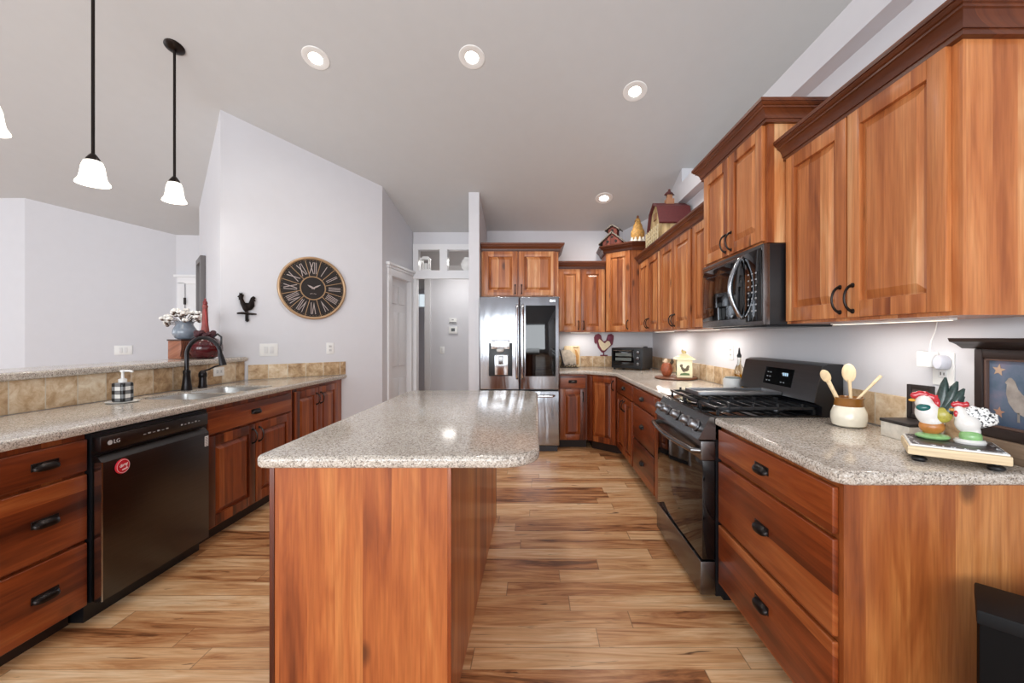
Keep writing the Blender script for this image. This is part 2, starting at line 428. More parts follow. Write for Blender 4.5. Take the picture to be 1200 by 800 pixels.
for z in (0.3, 1.75):
    bm = B(); bx(bm, 0.088, 0.108, -0.04, -0.01, z, z + 0.09); obj('hinge', bm, BRONZE, d2)
# transom with two open lights over the hall opening
bm = B()
for x0, x1, z0, z1 in ((-1.638, -1.565, 2.10, 2.55), (-1.28, -1.18, 2.20, 2.475), (-0.85, -0.774, 2.20, 2.475), (-1.565, -0.774, 2.475, 2.55), (-1.565, -0.774, 2.10, 2.20)):
    bx(bm, x0, x1, 5.575, 5.69, z0, z1)
bx(bm, -1.636, -0.776, 5.555, 5.60, 2.085, 2.115); bx(bm, -1.638, -1.59, 5.577, 5.685, 0, 2.10)
struct('trim_1', bm, TRIM)
bm = B(); slope_wall(bm, (-1.64, 5.60), (-0.772, 5.60), 2.55, 0.09); struct('wall_transom', bm, WALL)
bm = B(); bx(bm, -1.80, -1.71, 6.77, 6.80, 0, 2.3); bx(bm, -0.98, -0.90, 6.77, 6.80, 0, 2.3); struct('trim_2', bm, TRIM)
bm = B(); bx(bm, -0.772, -0.652, 4.80, 4.82, 0, 0.09); bx(bm, -1.728, -1.715, 4.74, 4.86, 0, 0.09); struct('baseboard_hall', bm, TRIM)
# little glass block window at the end of the hall
w = thing('window_1', 'x', 'w', (-2.02, 7.29, 1.95)); del w['label']; del w['category']; w['kind'] = 'structure'
bm = B()
for i in range(2):
    for j in range(2): bx(bm, -0.11 + i * 0.11, -0.005 + i * 0.11, -0.01, 0.0, -0.11 + j * 0.11, -0.005 + j * 0.11, 0.004)
obj('pane', bm, emis('daylit_glass_block', (214, 226, 232), 0.9), w)
bm = B()
for x in (-0.13, -0.0075, 0.105): bx(bm, x, x + 0.02 if x != -0.0075 else x + 0.005, -0.02, 0.0, -0.12, 0.12)
bx(bm, -0.13, 0.125, -0.02, 0.0, 0.105, 0.125); bx(bm, -0.13, 0.125, -0.02, 0.0, -0.13, -0.11)
obj('window_frame', bm, TRIM, w)
# half wall under the raised bar
bm = B(); prism(bm, [(-2.69, 0.9), (-2.69, CW(-2.69) - 0.005), (-2.83, CW(-2.83) - 0.005), (-2.83, 0.9)], 'xy', 0, 1.088); struct('wall_peninsula', bm, WALL)

# ------------------------------------------------------------------ cabinet builders (local: x along the front, front at y=0 facing -y, z up)
def cup_pull(parent, x, z, y=-0.02):
    bm = B(); n = 16; m = 7
    sg = lambda q, e: math.copysign(abs(q) ** e, q)
    grid = []
    for i in range(n + 1):
        th = PI * i / n
        cx_, sx_ = sg(math.cos(th), 0.7), sg(math.sin(th), 0.7) if 0 < i < n else 0.0
        grid.append([bm.verts.new((x - 0.048 * cx_, y - 0.026 * sx_ * math.cos(R(-22 + 112 * j / m)), z - 0.006 + 0.024 * sx_ * math.sin(R(-22 + 112 * j / m)))) for j in range(m + 1)])
    for a, b in zip(grid, grid[1:]):
        for j in range(m): bm.faces.new((a[j], a[j + 1], b[j + 1], b[j]))
    bmesh.ops.remove_doubles(bm, verts=bm.verts[:], dist=0.0004)
    bx(bm, x - 0.05, x + 0.05, y - 0.003, y, z - 0.012, z + 0.020, 0.002)
    return obj('cup_pull', bm, BRONZE, parent, 60)
def arc_pull(parent, x, z, y=-0.02, h=0.05, d=0.034):
    bm = B()
    tube(bm, [(x, y - d * math.sin(PI * t / 12) , z - h * math.cos(PI * t / 12)) for t in range(13)], [0.0065 - 0.002 * math.sin(PI * t / 12) for t in range(13)], 8)
    for s in (-1, 1): lathe(bm, [(0.010, 0), (0.009, 0.004), (0.005, 0.006)], (x, y, z + s * h), 10, 'y')
    return obj('handle', bm, BRONZE, parent)
def door_part(parent, x0, x1, z0, z1, wv, wh, hx=None, hz=None, y=-0.02):
    st = 0.062
    bm = B()
    bx(bm, x0, x0 + st, y, 0, z0, z1, 0.003); bx(bm, x1 - st, x1, y, 0, z0, z1, 0.003)
    bx(bm, x0 + st, x1 - st, y, 0, z1 - st, z1, 0.003); bx(bm, x0 + st, x1 - st, y, 0, z0, z0 + st, 0.003)
    dr = obj('door', bm, wv, parent)
    bm = B(); a, b, c, d_ = x0 + st - 0.002, x1 - st + 0.002, z0 + st - 0.002, z1 - st + 0.002
    ins = min(0.036, (b - a) * 0.3)
    lo = [bm.verts.new(p) for p in ((a, y + 0.017, c), (b, y + 0.017, c), (b, y + 0.017, d_), (a, y + 0.017, d_))]
    l2 = [bm.verts.new(p) for p in ((a + .008, y + 0.016, c + .008), (b - .008, y + 0.016, c + .008), (b - .008, y + 0.016, d_ - .008), (a + .008, y + 0.016, d_ - .008))]
    hi = [bm.verts.new(p) for p in ((a + ins, y + 0.001, c + ins), (b - ins, y + 0.001, c + ins), (b - ins, y + 0.001, d_ - ins), (a + ins, y + 0.001, d_ - ins))]
    bk = [bm.verts.new((v.co.x, -0.001, v.co.z)) for v in lo]
    for p_, q_ in ((bk, lo), (lo, l2), (l2, hi)):
        for i in range(4):
            j = (i + 1) % 4; bm.faces.new((p_[i], p_[j], q_[j], q_[i]))
    bm.faces.new(hi); bm.faces.new(list(reversed(bk)))
    obj('raised_panel', bm, wv, dr, 20)
    if hx is not None: arc_pull(dr, hx, hz, y)
    return dr
def drawer_part(parent, x0, x1, z0, z1, wh, pull=True, y=-0.02):
    bm = B(); bx(bm, x0, x1, y, 0, z0, z1, 0.005, 3)
    dr = obj('drawer', bm, wh, parent)
    if pull: cup_pull(dr, (x0 + x1) / 2, (z0 + z1) / 2, y)
    return dr
PROF = [(0.0, -0.014), (0.020, -0.014), (0.020, 0.002), (0.025, 0.002), (0.027, 0.016), (0.034, 0.030), (0.044, 0.040), (0.051, 0.042), (0.051, 0.050), (0.057, 0.052), (0.064, 0.060), (0.064, 0.064), (0.069, 0.064), (0.069, 0.080), (0.0, 0.080)]
def crown(parent, path, z, mat=None):
    """path = [(x, y, ox, oy)], offsets pointing outwards"""
    bm = B(); rings = []
    for x, y, ox, oy in path:
        rings.append([bm.verts.new((x + ox * o, y + oy * o, z + h)) for o, h in PROF])
    for a, b in zip(rings, rings[1:]):
        for i in range(len(PROF)):
            j = (i + 1) % len(PROF); bm.faces.new((a[i], a[j], b[j], b[i]))
    bm.faces.new(rings[0]); bm.faces.new(list(reversed(rings[-1])))
    return obj('crown_molding', bm, mat or wCR, parent, 22)
def base_cab(name, label, loc, rz, w, d, group=None, poly=None, cat='cabinet', bodymat=None, hollow=False):
    t = thing(name, label, cat, loc, rz, group)
    bm = B()
    if hollow:
        bx(bm, 0, w, 0, 0.02, 0.10, 0.872); bx(bm, 0, 0.018, 0.02, d, 0.10, 0.872); bx(bm, w - 0.018, w, 0.02, d, 0.10, 0.872); bx(bm, 0.018, w - 0.018, d - 0.018, d, 0.10, 0.872); bx(bm, 0.018, w - 0.018, 0.02, d - 0.018, 0.10, 0.13)
    elif poly: prism(bm, poly, 'xy', 0.10, 0.872)
    else: bx(bm, 0, w, 0, d, 0.10, 0.872)
    obj('cabinet_body', bm, bodymat or wLV, t)
    bm = B()
    if poly:
        c = Vector((sum(p[0] for p in poly) / len(poly), sum(p[1] for p in poly) / len(poly)))
        prism(bm, [tuple(c + (Vector(p) - c) * 0.86) for p in poly], 'xy', 0, 0.10)
    else: bx(bm, 0.0, w, 0.075, d - 0.02, 0, 0.10)
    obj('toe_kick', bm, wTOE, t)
    return t
DZ = [(0.715, 0.858), (0.405, 0.700), (0.105, 0.390)]

# right run, near drawer base (right of the range)
t = base_cab('drawer_cabinet', 'cherry drawer base with three cup pulls and plank end panel, right of the range', (0.915, 2.066, 0), R(-90), 0.821, 0.63, bodymat=wEN)
for z0, z1 in DZ: drawer_part(t, 0.008, 0.802, z0, z1, wLH)
# right run beyond the range
t = base_cab('drawer_cabinet', 'cherry drawer base with a narrow plain pull-out, just beyond the far side of the range', (0.915, 3.88, 0), R(-90), 1.042, 0.63)
for z0, z1 in DZ: drawer_part(t, 0.012, 0.70, z0, z1, wLH)
drawer_part(t, 0.725, 1.03, 0.105, 0.858, wLV, False)
t = base_cab('base_cabinet', 'cherry base cabinet with one drawer over two doors beside the angled corner base', (0.915, 4.655, 0), R(-90), 0.773, 0.63)
drawer_part(t, 0.02, 0.753, 0.715, 0.858, wLH)
door_part(t, 0.02, 0.383, 0.105, 0.70, wLV, wLH, 0.345, 0.61)
door_part(t, 0.390, 0.753, 0.105, 0.70, wLV, wLH, 0.425, 0.61)
# angled corner base
A_, Bp = Vector((0.605, 4.94)), Vector((0.915, 4.657))
th = math.atan2(Bp.y - A_.y, Bp.x - A_.x); ln = (Bp - A_).length
def to_loc(p):
    v = Vector(p) - A_; return (v.x * math.cos(-th) - v.y * math.sin(-th), v.x * math.sin(-th) + v.y * math.cos(-th))
t = base_cab('corner_cabinet', 'cherry corner base cabinet with a single tall angled door under the toaster oven', (A_.x, A_.y, 0), th, 0, 0,
             poly=[to_loc(p) for p in ((0.606, 4.94), (0.915, 4.658), (1.545, 4.658), (1.545, 5.565), (0.606, 5.565))])
door_part(t, 0.022, ln - 0.022, 0.105, 0.858, wLV, wLH, ln - 0.055, 0.77)
t = base_cab('base_cabinet', 'narrow cherry base cabinet with one drawer over one door right of the refrigerator', (0.270, 4.94, 0), 0, 0.334, 0.62)
drawer_part(t, 0.012, 0.315, 0.715, 0.858, wLH)
door_part(t, 0.012, 0.315, 0.105, 0.70, wLV, wLH, 0.285, 0.61)

# left run
t = base_cab('drawer_cabinet', 'cherry drawer base with three cup pulls left of the dishwasher', (-2.055, 1.562, 0), R(90), 0.346, 0.6)
for z0, z1 in DZ: drawer_part(t, 0.01, 0.340, z0 - 0.01, z1 - 0.01, wLH)
t = base_cab('sink_cabinet', 'cherry sink base with a wide false drawer over two doors, right of the dishwasher', (-2.055, 2.585, 0), R(90), 0.945, 0.6, hollow=True)
drawer_part(t, 0.015, 0.905, 0.70, 0.845, wLH)
door_part(t, 0.015, 0.456, 0.115, 0.685, wLV, wLH, 0.425, 0.60)
door_part(t, 0.464, 0.905, 0.115, 0.685, wLV, wLH, 0.495, 0.60)
t = base_cab('base_cabinet', 'cherry base cabinet with two full height doors against the clock wall', (-2.055, 3.535, 0), R(90), 0, 0,
             poly=[(0, 0), (CW(-2.055) - 3.535 - 0.006, 0), (CW(-2.64) - 3.535 - 0.006, 0.585), (0, 0.585)])
door_part(t, 0.015, 0.385, 0.115, 0.845, wLV, wLH, 0.352, 0.74)
door_part(t, 0.393, 0.765, 0.115, 0.845, wLV, wLH, 0.425, 0.74)

# island
t = thing('kitchen_island', 'cherry kitchen island base with plank end panel standing on the floor', 'island', (-0.60, 1.42, 0))
bm = B(); bx(bm, -0.29, 0.31, 0.0, 1.66, 0.0, 0.872); obj('island_body', bm, wIS, t)
bm = B(); bx(bm, -0.302, -0.285, -0.004, 0.02, 0.0, 0.872, 0.003); bx(bm, 0.300, 0.314, -0.004, 0.02, 0, 0.872, 0.003); obj('corner_strip', bm, wLV, t)
lf = bpy.data.objects.new('fronts', None)
for k in range(3):
    y0 = 0.03 + k * 0.54
    for z0, z1 in ((0.70, 0.845), (0.115, 0.685)):
        bm = B(); bx(bm, -0.312, -0.291, y0, y0 + 0.52, z0, z1, 0.005); o = obj('door' if z0 < 0.5 else 'drawer', bm, wLV, t)
        bm = B(); lathe(bm, [(0.012, 0), (0.008, -0.012), (0.016, -0.02), (0.0, -0.026)], (-0.312, y0 + 0.26, (z0 + z1) / 2), 10, 'x'); obj('knob', bm, BRONZE, o)
bpy.data.objects.remove(lf)

# ------------------------------------------------------------------ worktops
def rounded(poly, rads, n=6):
    out = []; m = len(poly)
    for i in range(m):
        p = Vector(poly[i]); r = rads.get(i, 0)
        if r <= 0: out.append(tuple(p)); continue
        a = (Vector(poly[i - 1]) - p).normalized(); b = (Vector(poly[(i + 1) % m]) - p).normalized()
        ang = a.angle(b); dist = r / math.tan(ang / 2)
        c = p + (a + b).normalized() * (r / math.sin(ang / 2))
        s = p + a * dist - c; e = p + b * dist - c
        a0 = math.atan2(s.y, s.x); a1 = math.atan2(e.y, e.x); da = (a1 - a0 + PI) % (2 * PI) - PI
        for k in range(n + 1):
            q = a0 + da * k / n; out.append((c.x + r * math.cos(q), c.y + r * math.sin(q)))
    return out
def slab(name, label, poly, z0, z1, cat='countertop', bev=0.014):
    bm = B(); prism(bm, poly, 'xy', z0, z1, bev, 4)
    return tag(obj(name, bm, GRAN, None, 50), label, cat)
slab('island_countertop', 'speckled quartz top with rounded corners overhanging the island', rounded([(-0.937, 1.385), (0.013, 1.385), (0.013, 3.11), (-0.937, 3.11)], {0: 0.035, 1: 0.13, 2: 0.13, 3: 0.05}, 8), 0.874, 0.916)
slab('countertop', 'near speckled quartz countertop carrying the crock and rooster figurines, right of the range', rounded([(0.885, 1.222), (1.535, 1.222), (1.535, 2.066), (0.885, 2.066)], {0: 0.05}), 0.874, 0.916)
slab('countertop', 'far speckled quartz countertop carrying the toaster oven, beyond the range', [(0.268, 4.91), (0.59, 4.91), (0.885, 4.64), (0.885, 2.836), (1.535, 2.836), (1.535, 5.553), (0.268, 5.553)], 0.874, 0.916)
slab('bar_ledge', 'raised speckled quartz bar ledge above the sink backsplash', [(-2.655, 0.9), (-2.655, CW(-2.655) - 0.03), (-2.834, CW(-2.834) - 0.03), (-3.05, 3.70), (-3.05, 0.9)], 1.088, 1.13)
# sink counter with two bowl openings
def sink_counter():
    z0, z1 = 0.874, 0.916
    out = [(-2.015, 1.53), (-2.015, CW(-2.015) - 0.008), (-2.672, CW(-2.672) - 0.008), (-2.672, 1.53)]
    o = slab('sink_countertop', 'speckled quartz countertop with the undermount sink below the raised bar', out, z0, z1)
    return o
sc_top = sink_counter()
BOWLS = [(-2.55, -2.115, 2.655, 3.02), (-2.55, -2.115, 3.05, 3.415)]
cut = B()
for x0, x1, y0, y1 in BOWLS: prism(cut, rounded([(x0, y0), (x1, y0), (x1, y1), (x0, y1)], {0: .06, 1: .06, 2: .06, 3: .06}), 'xy', 0.8, 1.0)
bx(cut, -2.52, -2.16, 2.99, 3.08, 0.905, 1.0)
bmesh.ops.recalc_face_normals(cut, faces=cut.faces[:])
cm = bpy.data.meshes.new('cut'); cut.to_mesh(cm); cut.free()
co = bpy.data.objects.new('cut', cm); COL.objects.link(co)
bo = sc_top.modifiers.new('b', 'BOOLEAN'); bo.operation = 'DIFFERENCE'; bo.object = co; bo.solver = 'EXACT'; bo.use_self = True
dg = bpy.context.evaluated_depsgraph_get()
nm = bpy.data.meshes.new_from_object(sc_top.evaluated_get(dg)); sc_top.modifiers.clear(); sc_top.data = nm
bpy.data.objects.remove(co)
t = thing('sink', 'double bowl stainless sink set into the left countertop', 'sink', (-2.34, 3.035, 0.70))
for x0, x1, y0, y1 in BOWLS:
    bm = B(); pl = rounded([(x0 + .002 + 2.34, y0 + .002 - 3.035), (x1 - .002 + 2.34, y0 + .002 - 3.035), (x1 - .002 + 2.34, y1 - .002 - 3.035), (x0 + .002 + 2.34, y1 - .002 - 3.035)], {0: .06, 1: .06, 2: .06, 3: .06})
    top = [bm.verts.new((x, y, 0.203)) for x, y in pl]; cx = sum(p[0] for p in pl) / len(pl); cy = sum(p[1] for p in pl) / len(pl)
    mid = [bm.verts.new((cx + (x - cx) * 0.96, cy + (y - cy) * 0.96, 0.03)) for x, y in pl]; bot = [bm.verts.new((cx + (x - cx) * 0.85, cy + (y - cy) * 0.85, 0.004)) for x, y in pl]
    for a, b in ((top, mid), (mid, bot)):
        for i in range(len(pl)): j = (i + 1) % len(pl); bm.faces.new((a[i], a[j], b[j], b[i]))
    bm.faces.new(bot)
    b = obj('bowl', bm, SINKM, t)
    bm = B(); lathe(bm, [(0.0, 0.0), (0.04, 0.0), (0.045, 0.004), (0.03, 0.004), (0.0, 0.001)], (cx, cy, 0.006), 20); obj('drain', bm, CHROME, b)

# tile backsplashes (local x along the wall)
def splash(label, p, q, z0, z1, th_=0.012, seed=0.0):
    p = Vector(p); q = Vector(q); L = (q - p).length
    bm = B(); bx(bm, 0, L, 0, th_, 0, z1 - z0, 0.002)
    o = obj('backsplash', bm, TILE, None); o.location = (p.x, p.y, z0); o.rotation_euler = (0, 0, math.atan2(q.y - p.y, q.x - p.x))
    return tag(o, label, 'backsplash')
splash('travertine tile backsplash running under the raised bar behind the sink', (-2.678, 1.0), (-2.678, CW(-2.678) - 0.02), 0.9165, 1.087)
splash('short travertine tile backsplash below the light switch on the clock wall', (-2.66, CW(-2.66) - 0.017), (-2.02, CW(-2.02) - 0.017), 0.9165, 1.052)
splash('travertine tile backsplash behind the toaster oven and cutting board on the far wall', (0.27, 5.556), (1.52, 5.556), 0.9165, 1.06)
splash('travertine tile backsplash behind the cream canister on the right wall, beyond the range', (1.537, 5.55), (1.537, 2.84), 0.9165, 1.06)
splash('travertine tile backsplash behind the crock on the right wall, near the range', (1.537, 2.06), (1.537, 1.24), 0.9165, 1.06)

# ------------------------------------------------------------------ wall cabinets
def wall_cab(name, label, loc, rz, w, d, h, doors, hz=0.085, ends=(True, True), poly=None, group=None, crown_z=None, path=None):
    t = thing(name, label, 'cabinet', loc, rz, group)
    bm = B()
    ct = h + 0.07
    if poly: prism(bm, poly, 'xy', 0, ct)
    else: bx(bm, 0, w, 0, d, 0, ct)
    obj('cabinet_body', bm, wUV, t)
    for x0, x1, hx in doors: door_part(t, x0, x1, 0.012, h - 0.012, wUV, wUH, hx, hz)
    if path is None:
        path = []
        if ends[0]: path += [(0, d, -1, 0), (0, 0, -1, -1)]
        else: path += [(0, 0, 0, -1)]
        if ends[1]: path += [(w, 0, 1, -1), (w, d, 1, 0)]
        else: path += [(w, 0, 0, -1)]
    crown(t, path, h)
    return t
wall_cab('wall_cabinet', 'tall two door cherry wall cabinet nearest the camera, right of the microwave', (1.24, 2.066, 1.375), R(-90), 0.849, 0.305, 0.815,
         [(0.02, 0.415, 0.385), (0.423, 0.818, 0.453)], ends=(False, True))
wall_cab('wall_cabinet', 'two door cherry wall cabinet directly above the microwave', (1.145, 2.83, 1.778), R(-90), 0.76, 0.40, 0.60,
         [(0.02, 0.376, 0.345), (0.384, 0.74, 0.415)])
wall_cab('wall_cabinet', 'narrow single door cherry wall cabinet left of the microwave', (1.24, 3.29, 1.375), R(-90), 0.455, 0.305, 0.805,
         [(0.02, 0.435, None)], ends=(False, False))
wall_cab('wall_cabinet', 'two door cherry wall cabinet below the toy barn, left of the narrow one', (1.24, 4.14, 1.375), R(-90), 0.849, 0.305, 0.805,
         [(0.02, 0.42, 0.392), (0.428, 0.83, 0.456)], ends=(False, False))
wall_cab('wall_cabinet', 'two door cherry wall cabinet right beside the tall corner one', (1.24, 4.985, 1.375), R(-90), 0.844, 0.305, 0.805,
         [(0.02, 0.418, 0.388), (0.426, 0.824, 0.456)], ends=(False, False))
A_, Bp = Vector((0.872, 5.235)), Vector((1.148, 4.99))
th = math.atan2(Bp.y - A_.y, Bp.x - A_.x); ln = (Bp - A_).length
q45 = [to_loc(p) for p in ((0.872, 5.235), (1.148, 4.99), (1.545, 4.99), (1.545, 5.565), (0.872, 5.565))]
def dirloc(x, y): return (x * math.cos(-th) - y * math.sin(-th), x * math.sin(-th) + y * math.cos(-th))
l4, l0, l1, l2_ = q45[4], q45[0], q45[1], q45[2]
da = dirloc(-1, 0); dc = dirloc(0, -1)
wall_cab('corner_wall_cabinet', 'tall angled single door cherry corner wall cabinet under the birdhouse', (A_.x, A_.y, 1.375), th, 0, 0, 0.985,
         [(0.02, ln - 0.02, ln - 0.05)], poly=q45,
         path=[(l4[0], l4[1], da[0], da[1]), (l0[0], l0[1], da[0], -1), (l1[0], l1[1], dc[0] * 0.8, -1), (l2_[0], l2_[1], dc[0], dc[1])])
wall_cab('wall_cabinet', 'low two door cherry wall cabinet between refrigerator cabinet and corner cabinet', (0.272, 5.26, 1.375), 0, 0.594, 0.305, 0.80,
         [(0.012, 0.29, 0.262), (0.298, 0.578, 0.326)], ends=(False, False))
wall_cab('refrigerator_cabinet', 'wide two door cherry cabinet mounted above the refrigerator', (-0.645, 4.97, 1.792), 0, 0.912, 0.595, 0.545,
         [(0.02, 0.428, 0.40), (0.446, 0.885, 0.475)], ends=(False, True))

# ------------------------------------------------------------------ refrigerator
t = thing('refrigerator', 'stainless french door refrigerator with water dispenser and dark glass panel', 'refrigerator', (-0.643, 4.77, 0))
bm = B(); bx(bm, 0.004, 0.904, 0.085, 0.77, 0.03, 1.765, 0.004); bx(bm, 0.02, 0.89, 0.05, 0.7, 0.0, 0.06); obj('refrigerator_body', bm, paint('fridge_side', (58, 58, 62), 0.4, 0.3), t)
def fdoor(x0, x1, z0, z1):
    bm = B(); bx(bm, x0, x1, 0.0, 0.08, z0, z1, 0.012, 3); return bm
dl = obj('door', fdoor(0.0, 0.455, 0.712, 1.772), STEEL, t)
dr = obj('door', fdoor(0.461, 0.912, 0.712, 1.772), STEEL, t)
fz = obj('freezer_drawer', fdoor(0.0, 0.912, 0.075, 0.70), STEEL, t)
bm = B(); bx(bm, 0.525, 0.868, -0.004, 0.01, 0.865, 1.672, 0.003); gp = obj('glass_panel', bm, GLOSS, dr)
gp['label'] = 'dark see-in glass panel'
for x, dd in ((0.428, dl), (0.490, dr)):
    bm = B(); tube(bm, [(x, 0.0, 0.84), (x, -0.045, 0.86)] + [(x, -0.055, 0.9 + 0.72 * i / 8) for i in range(9)] + [(x, -0.045, 1.66), (x, 0.0, 1.68)], 0.014, 10); obj('handle', bm, CHROME, dd)
bm = B(); tube(bm, [(0.06, 0, 0.645), (0.08, -0.05, 0.645), (0.832, -0.05, 0.645), (0.852, 0, 0.645)], 0.014, 10); obj('handle', bm, CHROME, fz)
disp = B(); bx(disp, 0.108, 0.375, -0.004, 0.006, 0.868, 1.245, 0.003); dp = obj('dispenser', disp, BLACK, dl)
bm = B(); bx(bm, 0.135, 0.345, -0.022, -0.003, 1.175, 1.28, 0.004); obj('dispenser_hood', bm, CHROME, dp)
bm = B(); bx(bm, 0.175, 0.325, -0.008, -0.003, 0.88, 1.11, 0.003); obj('back_plate', bm, CHROME, dp)
bm = B(); lathe(bm, [(0.045, 0), (0.04, -0.025), (0.02, -0.035)], (0.24, -0.03, 1.175), 14); obj('spout', bm, WHITE, dp)
bm = B(); bx(bm, 0.215, 0.275, -0.022, -0.008, 1.0, 1.10, 0.006); obj('lever', bm, DSTEEL, dp)
text('logo', 'LG', CHROME, dr, 0.035, (0.845, -0.002, 1.725))
bm = B(); lathe(bm, [(0.0, 0.0), (0.014, 0.0), (0.014, 0.001), (0.0, 0.001)], (0.815, -0.0005, 1.725), 20, 'y'); obj('badge', bm, CHROME, dr)

# ------------------------------------------------------------------ dishwasher
t = thing('dishwasher', 'black stainless dishwasher between the drawer base and the sink base', 'dishwasher', (-1.985, 1.911, 0), R(90))
bm = B(); bx(bm, 0.0, 0.672, 0.045, 0.6, 0.10, 0.868); bx(bm, 0.01, 0.67, 0.09, 0.5, 0.0, 0.10); obj('tub', bm, BLACK, t)
bm = B(); bx(bm, 0.006, 0.632, 0.0, 0.05, 0.10, 0.735, 0.002)
prism(bm, [(0.0, 0.735), (0.028, 0.765), (0.05, 0.765), (0.05, 0.735)], 'yz', 0.006, 0.632)
dw = obj('door', bm, BSTEEL, t)
bm = B(); bx(bm, 0.001, 0.0085, -0.002, 0.03, 0.10, 0.737); obj('edge_strip', bm, STEEL, dw)
bm = B(); bx(bm, 0.006, 0.632, 0.006, 0.05, 0.785, 0.852, 0.002); cp = obj('control_panel', bm, BSTEEL, t)
bm = B()
for k in range(6): bx(bm, 0.215 + k * 0.026, 0.228 + k * 0.026, 0.0045, 0.0065, 0.815, 0.818 + 0.004 * (k % 2))
for k in range(6): bx(bm, 0.44 + k * 0.024, 0.450 + k * 0.024, 0.0045, 0.0065, 0.814, 0.822 - 0.004 * (k % 2))
obj('button_marks', bm, paint('panel_print', (170, 170, 170), 0.5), cp)
text('logo', 'LG', paint('logo_grey', (200, 200, 200), 0.4), cp, 0.026, (0.080, 0.0055, 0.818))
bm = B(); lathe(bm, [(0.0, 0.0), (0.011, 0.0), (0.011, 0.001), (0.0, 0.001)], (0.048, 0.0062, 0.818), 18, 'y'); obj('badge', bm, paint('badge_grey', (190, 190, 190), 0.4), cp)
lb = B(); bx(lb, 0.600, 0.627, -0.001, 0.001, 0.655, 0.715); lbl = obj('sticker', lb, WHITE, dw)
bm = B()
for k in range(7): bx(bm, 0.603, 0.624, -0.0016, -0.0008, 0.66 + k * 0.0075, 0.663 + k * 0.0075)
obj('sticker_print', bm, paint('print_grey', (110, 110, 114), 0.6), lbl)
t = thing('magnet', 'round red magnet with white lettering stuck on the dishwasher door', 'magnet', (-1.982, 2.005, 0.694), R(90))
bm = B(); lathe(bm, [(0.0, 0.0), (0.034, 0.0), (0.036, 0.004), (0.032, 0.008), (0.0, 0.010)], (0, 0, 0), 28, 'y'); obj('magnet_face', bm, paint('magnet_red', (196, 24, 44), 0.3), t)
bm = B(); lathe(bm, [(0.029, 0.0085), (0.031, 0.0092), (0.0315, 0.0085)], (0, 0, 0), 28, 'y'); 
for f in list(bm.faces):
    if len(f.verts) > 4: bm.faces.remove(f)
obj('rim_line', bm, paint('magnet_pink', (240, 180, 184), 0.4), t)
text('lettering', 'dirty', paint('magnet_white', (245, 238, 236), 0.4), t, 0.021, (0, -0.0102, 0.006), tilt=R(12))
text('lettering', 'wash', paint('magnet_white2', (245, 238, 236), 0.4), t, 0.014, (0.006, -0.0098, -0.013), tilt=R(12))

# ------------------------------------------------------------------ gas range
t = thing('gas_range', 'black stainless gas range standing between the two right counters', 'range', (0.815, 2.828, 0), R(-90))
bm = B(); bx(bm, 0, 0.756, 0.075, 0.70, 0.03, 0.912); bx(bm, 0.02, 0.74, 0.12, 0.6, 0, 0.03); obj('range_body', bm, BLACK, t)
bm = B(); bx(bm, 0.0, 0.756, 0.0, 0.075, 0.035, 0.20, 0.006); obj('warming_drawer', bm, DSTEEL, t)
bm = B(); bx(bm, 0.0, 0.756, 0.008, 0.075, 0.21, 0.70, 0.004); od = obj('oven_door', bm, GLOSS, t)
bm = B(); bx(bm, 0.0, 0.756, 0.002, 0.075, 0.70, 0.795, 0.004); obj('door_rail', bm, DSTEEL, od)
bm = B(); tube(bm, [(0.02, 0.01, 0.745)] + [(0.03 + 0.696 * i / 14, -0.03 - 0.028 * math.sin(PI * i / 14), 0.745) for i in range(15)] + [(0.736, 0.01, 0.745)], 0.015, 10); obj('handle', bm, DSTEEL, od)
bm = B(); prism(bm, [(-0.012, 0.803), (0.045, 0.915), (0.11, 0.915), (0.11, 0.803)], 'yz', 0, 0.756); cp = obj('control_panel', bm, DSTEEL, t)
nv = Vector((0, -0.89, 0.453))
for k, xx in enumerate((0.08, 0.21, 0.378, 0.54, 0.67)):
    bm = B()
    tube(bm, [Vector((xx, 0.012, 0.855)) + nv * s for s in (0.0, 0.008, 0.009, 0.036, 0.040)], [0.030, 0.030, 0.023, 0.021, 0.018], 18)
    kn = obj('knob', bm, KNOB, cp)
bm = B(); bx(bm, 0.0, 0.756, 0.07, 0.60, 0.912, 0.922, 0.004); obj('cooktop', bm, GLOSS, t)
# burners
for bxx, byy, rr in ((0.15, 0.20, 0.045), (0.15, 0.46, 0.035), (0.378, 0.33, 0.05), (0.60, 0.20, 0.05), (0.60, 0.46, 0.035)):
    bm = B(); lathe(bm, [(rr, 0), (rr, 0.01), (rr * 0.8, 0.012), (rr * 0.8, 0.018), (0, 0.02)], (bxx, byy, 0.921), 18); obj('burner', bm, CAST, t)
for x0, x1 in ((0.02, 0.255), (0.262, 0.494), (0.501, 0.736)):
    bm = B(); z0, z1 = 0.946, 0.960
    bx(bm, x0, x0 + 0.014, 0.085, 0.585, z0, z1, 0.003); bx(bm, x1 - 0.014, x1, 0.085, 0.585, z0, z1, 0.003)
    bx(bm, x0, x1, 0.085, 0.099, z0, z1, 0.003); bx(bm, x0, x1, 0.571, 0.585, z0, z1, 0.003)
    for q in range(1, 8): bx(bm, x0, x1, 0.085 + q * 0.061, 0.096 + q * 0.061, z0, z1 + 0.004, 0.003)
    for a in (x0 + 0.002, x1 - 0.014):
        for b in (0.09, 0.57): bx(bm, a, a + 0.012, b, b + 0.012, 0.921, z0 + 0.003)
    for q in (1, 3, 5, 7):
        for a in (x0 + 0.003, x1 - 0.013): bx(bm, a, a + 0.010, 0.085 + q * 0.061, 0.096 + q * 0.061, z1, z1 + 0.016, 0.002)
    obj('grate', bm, CAST, t)
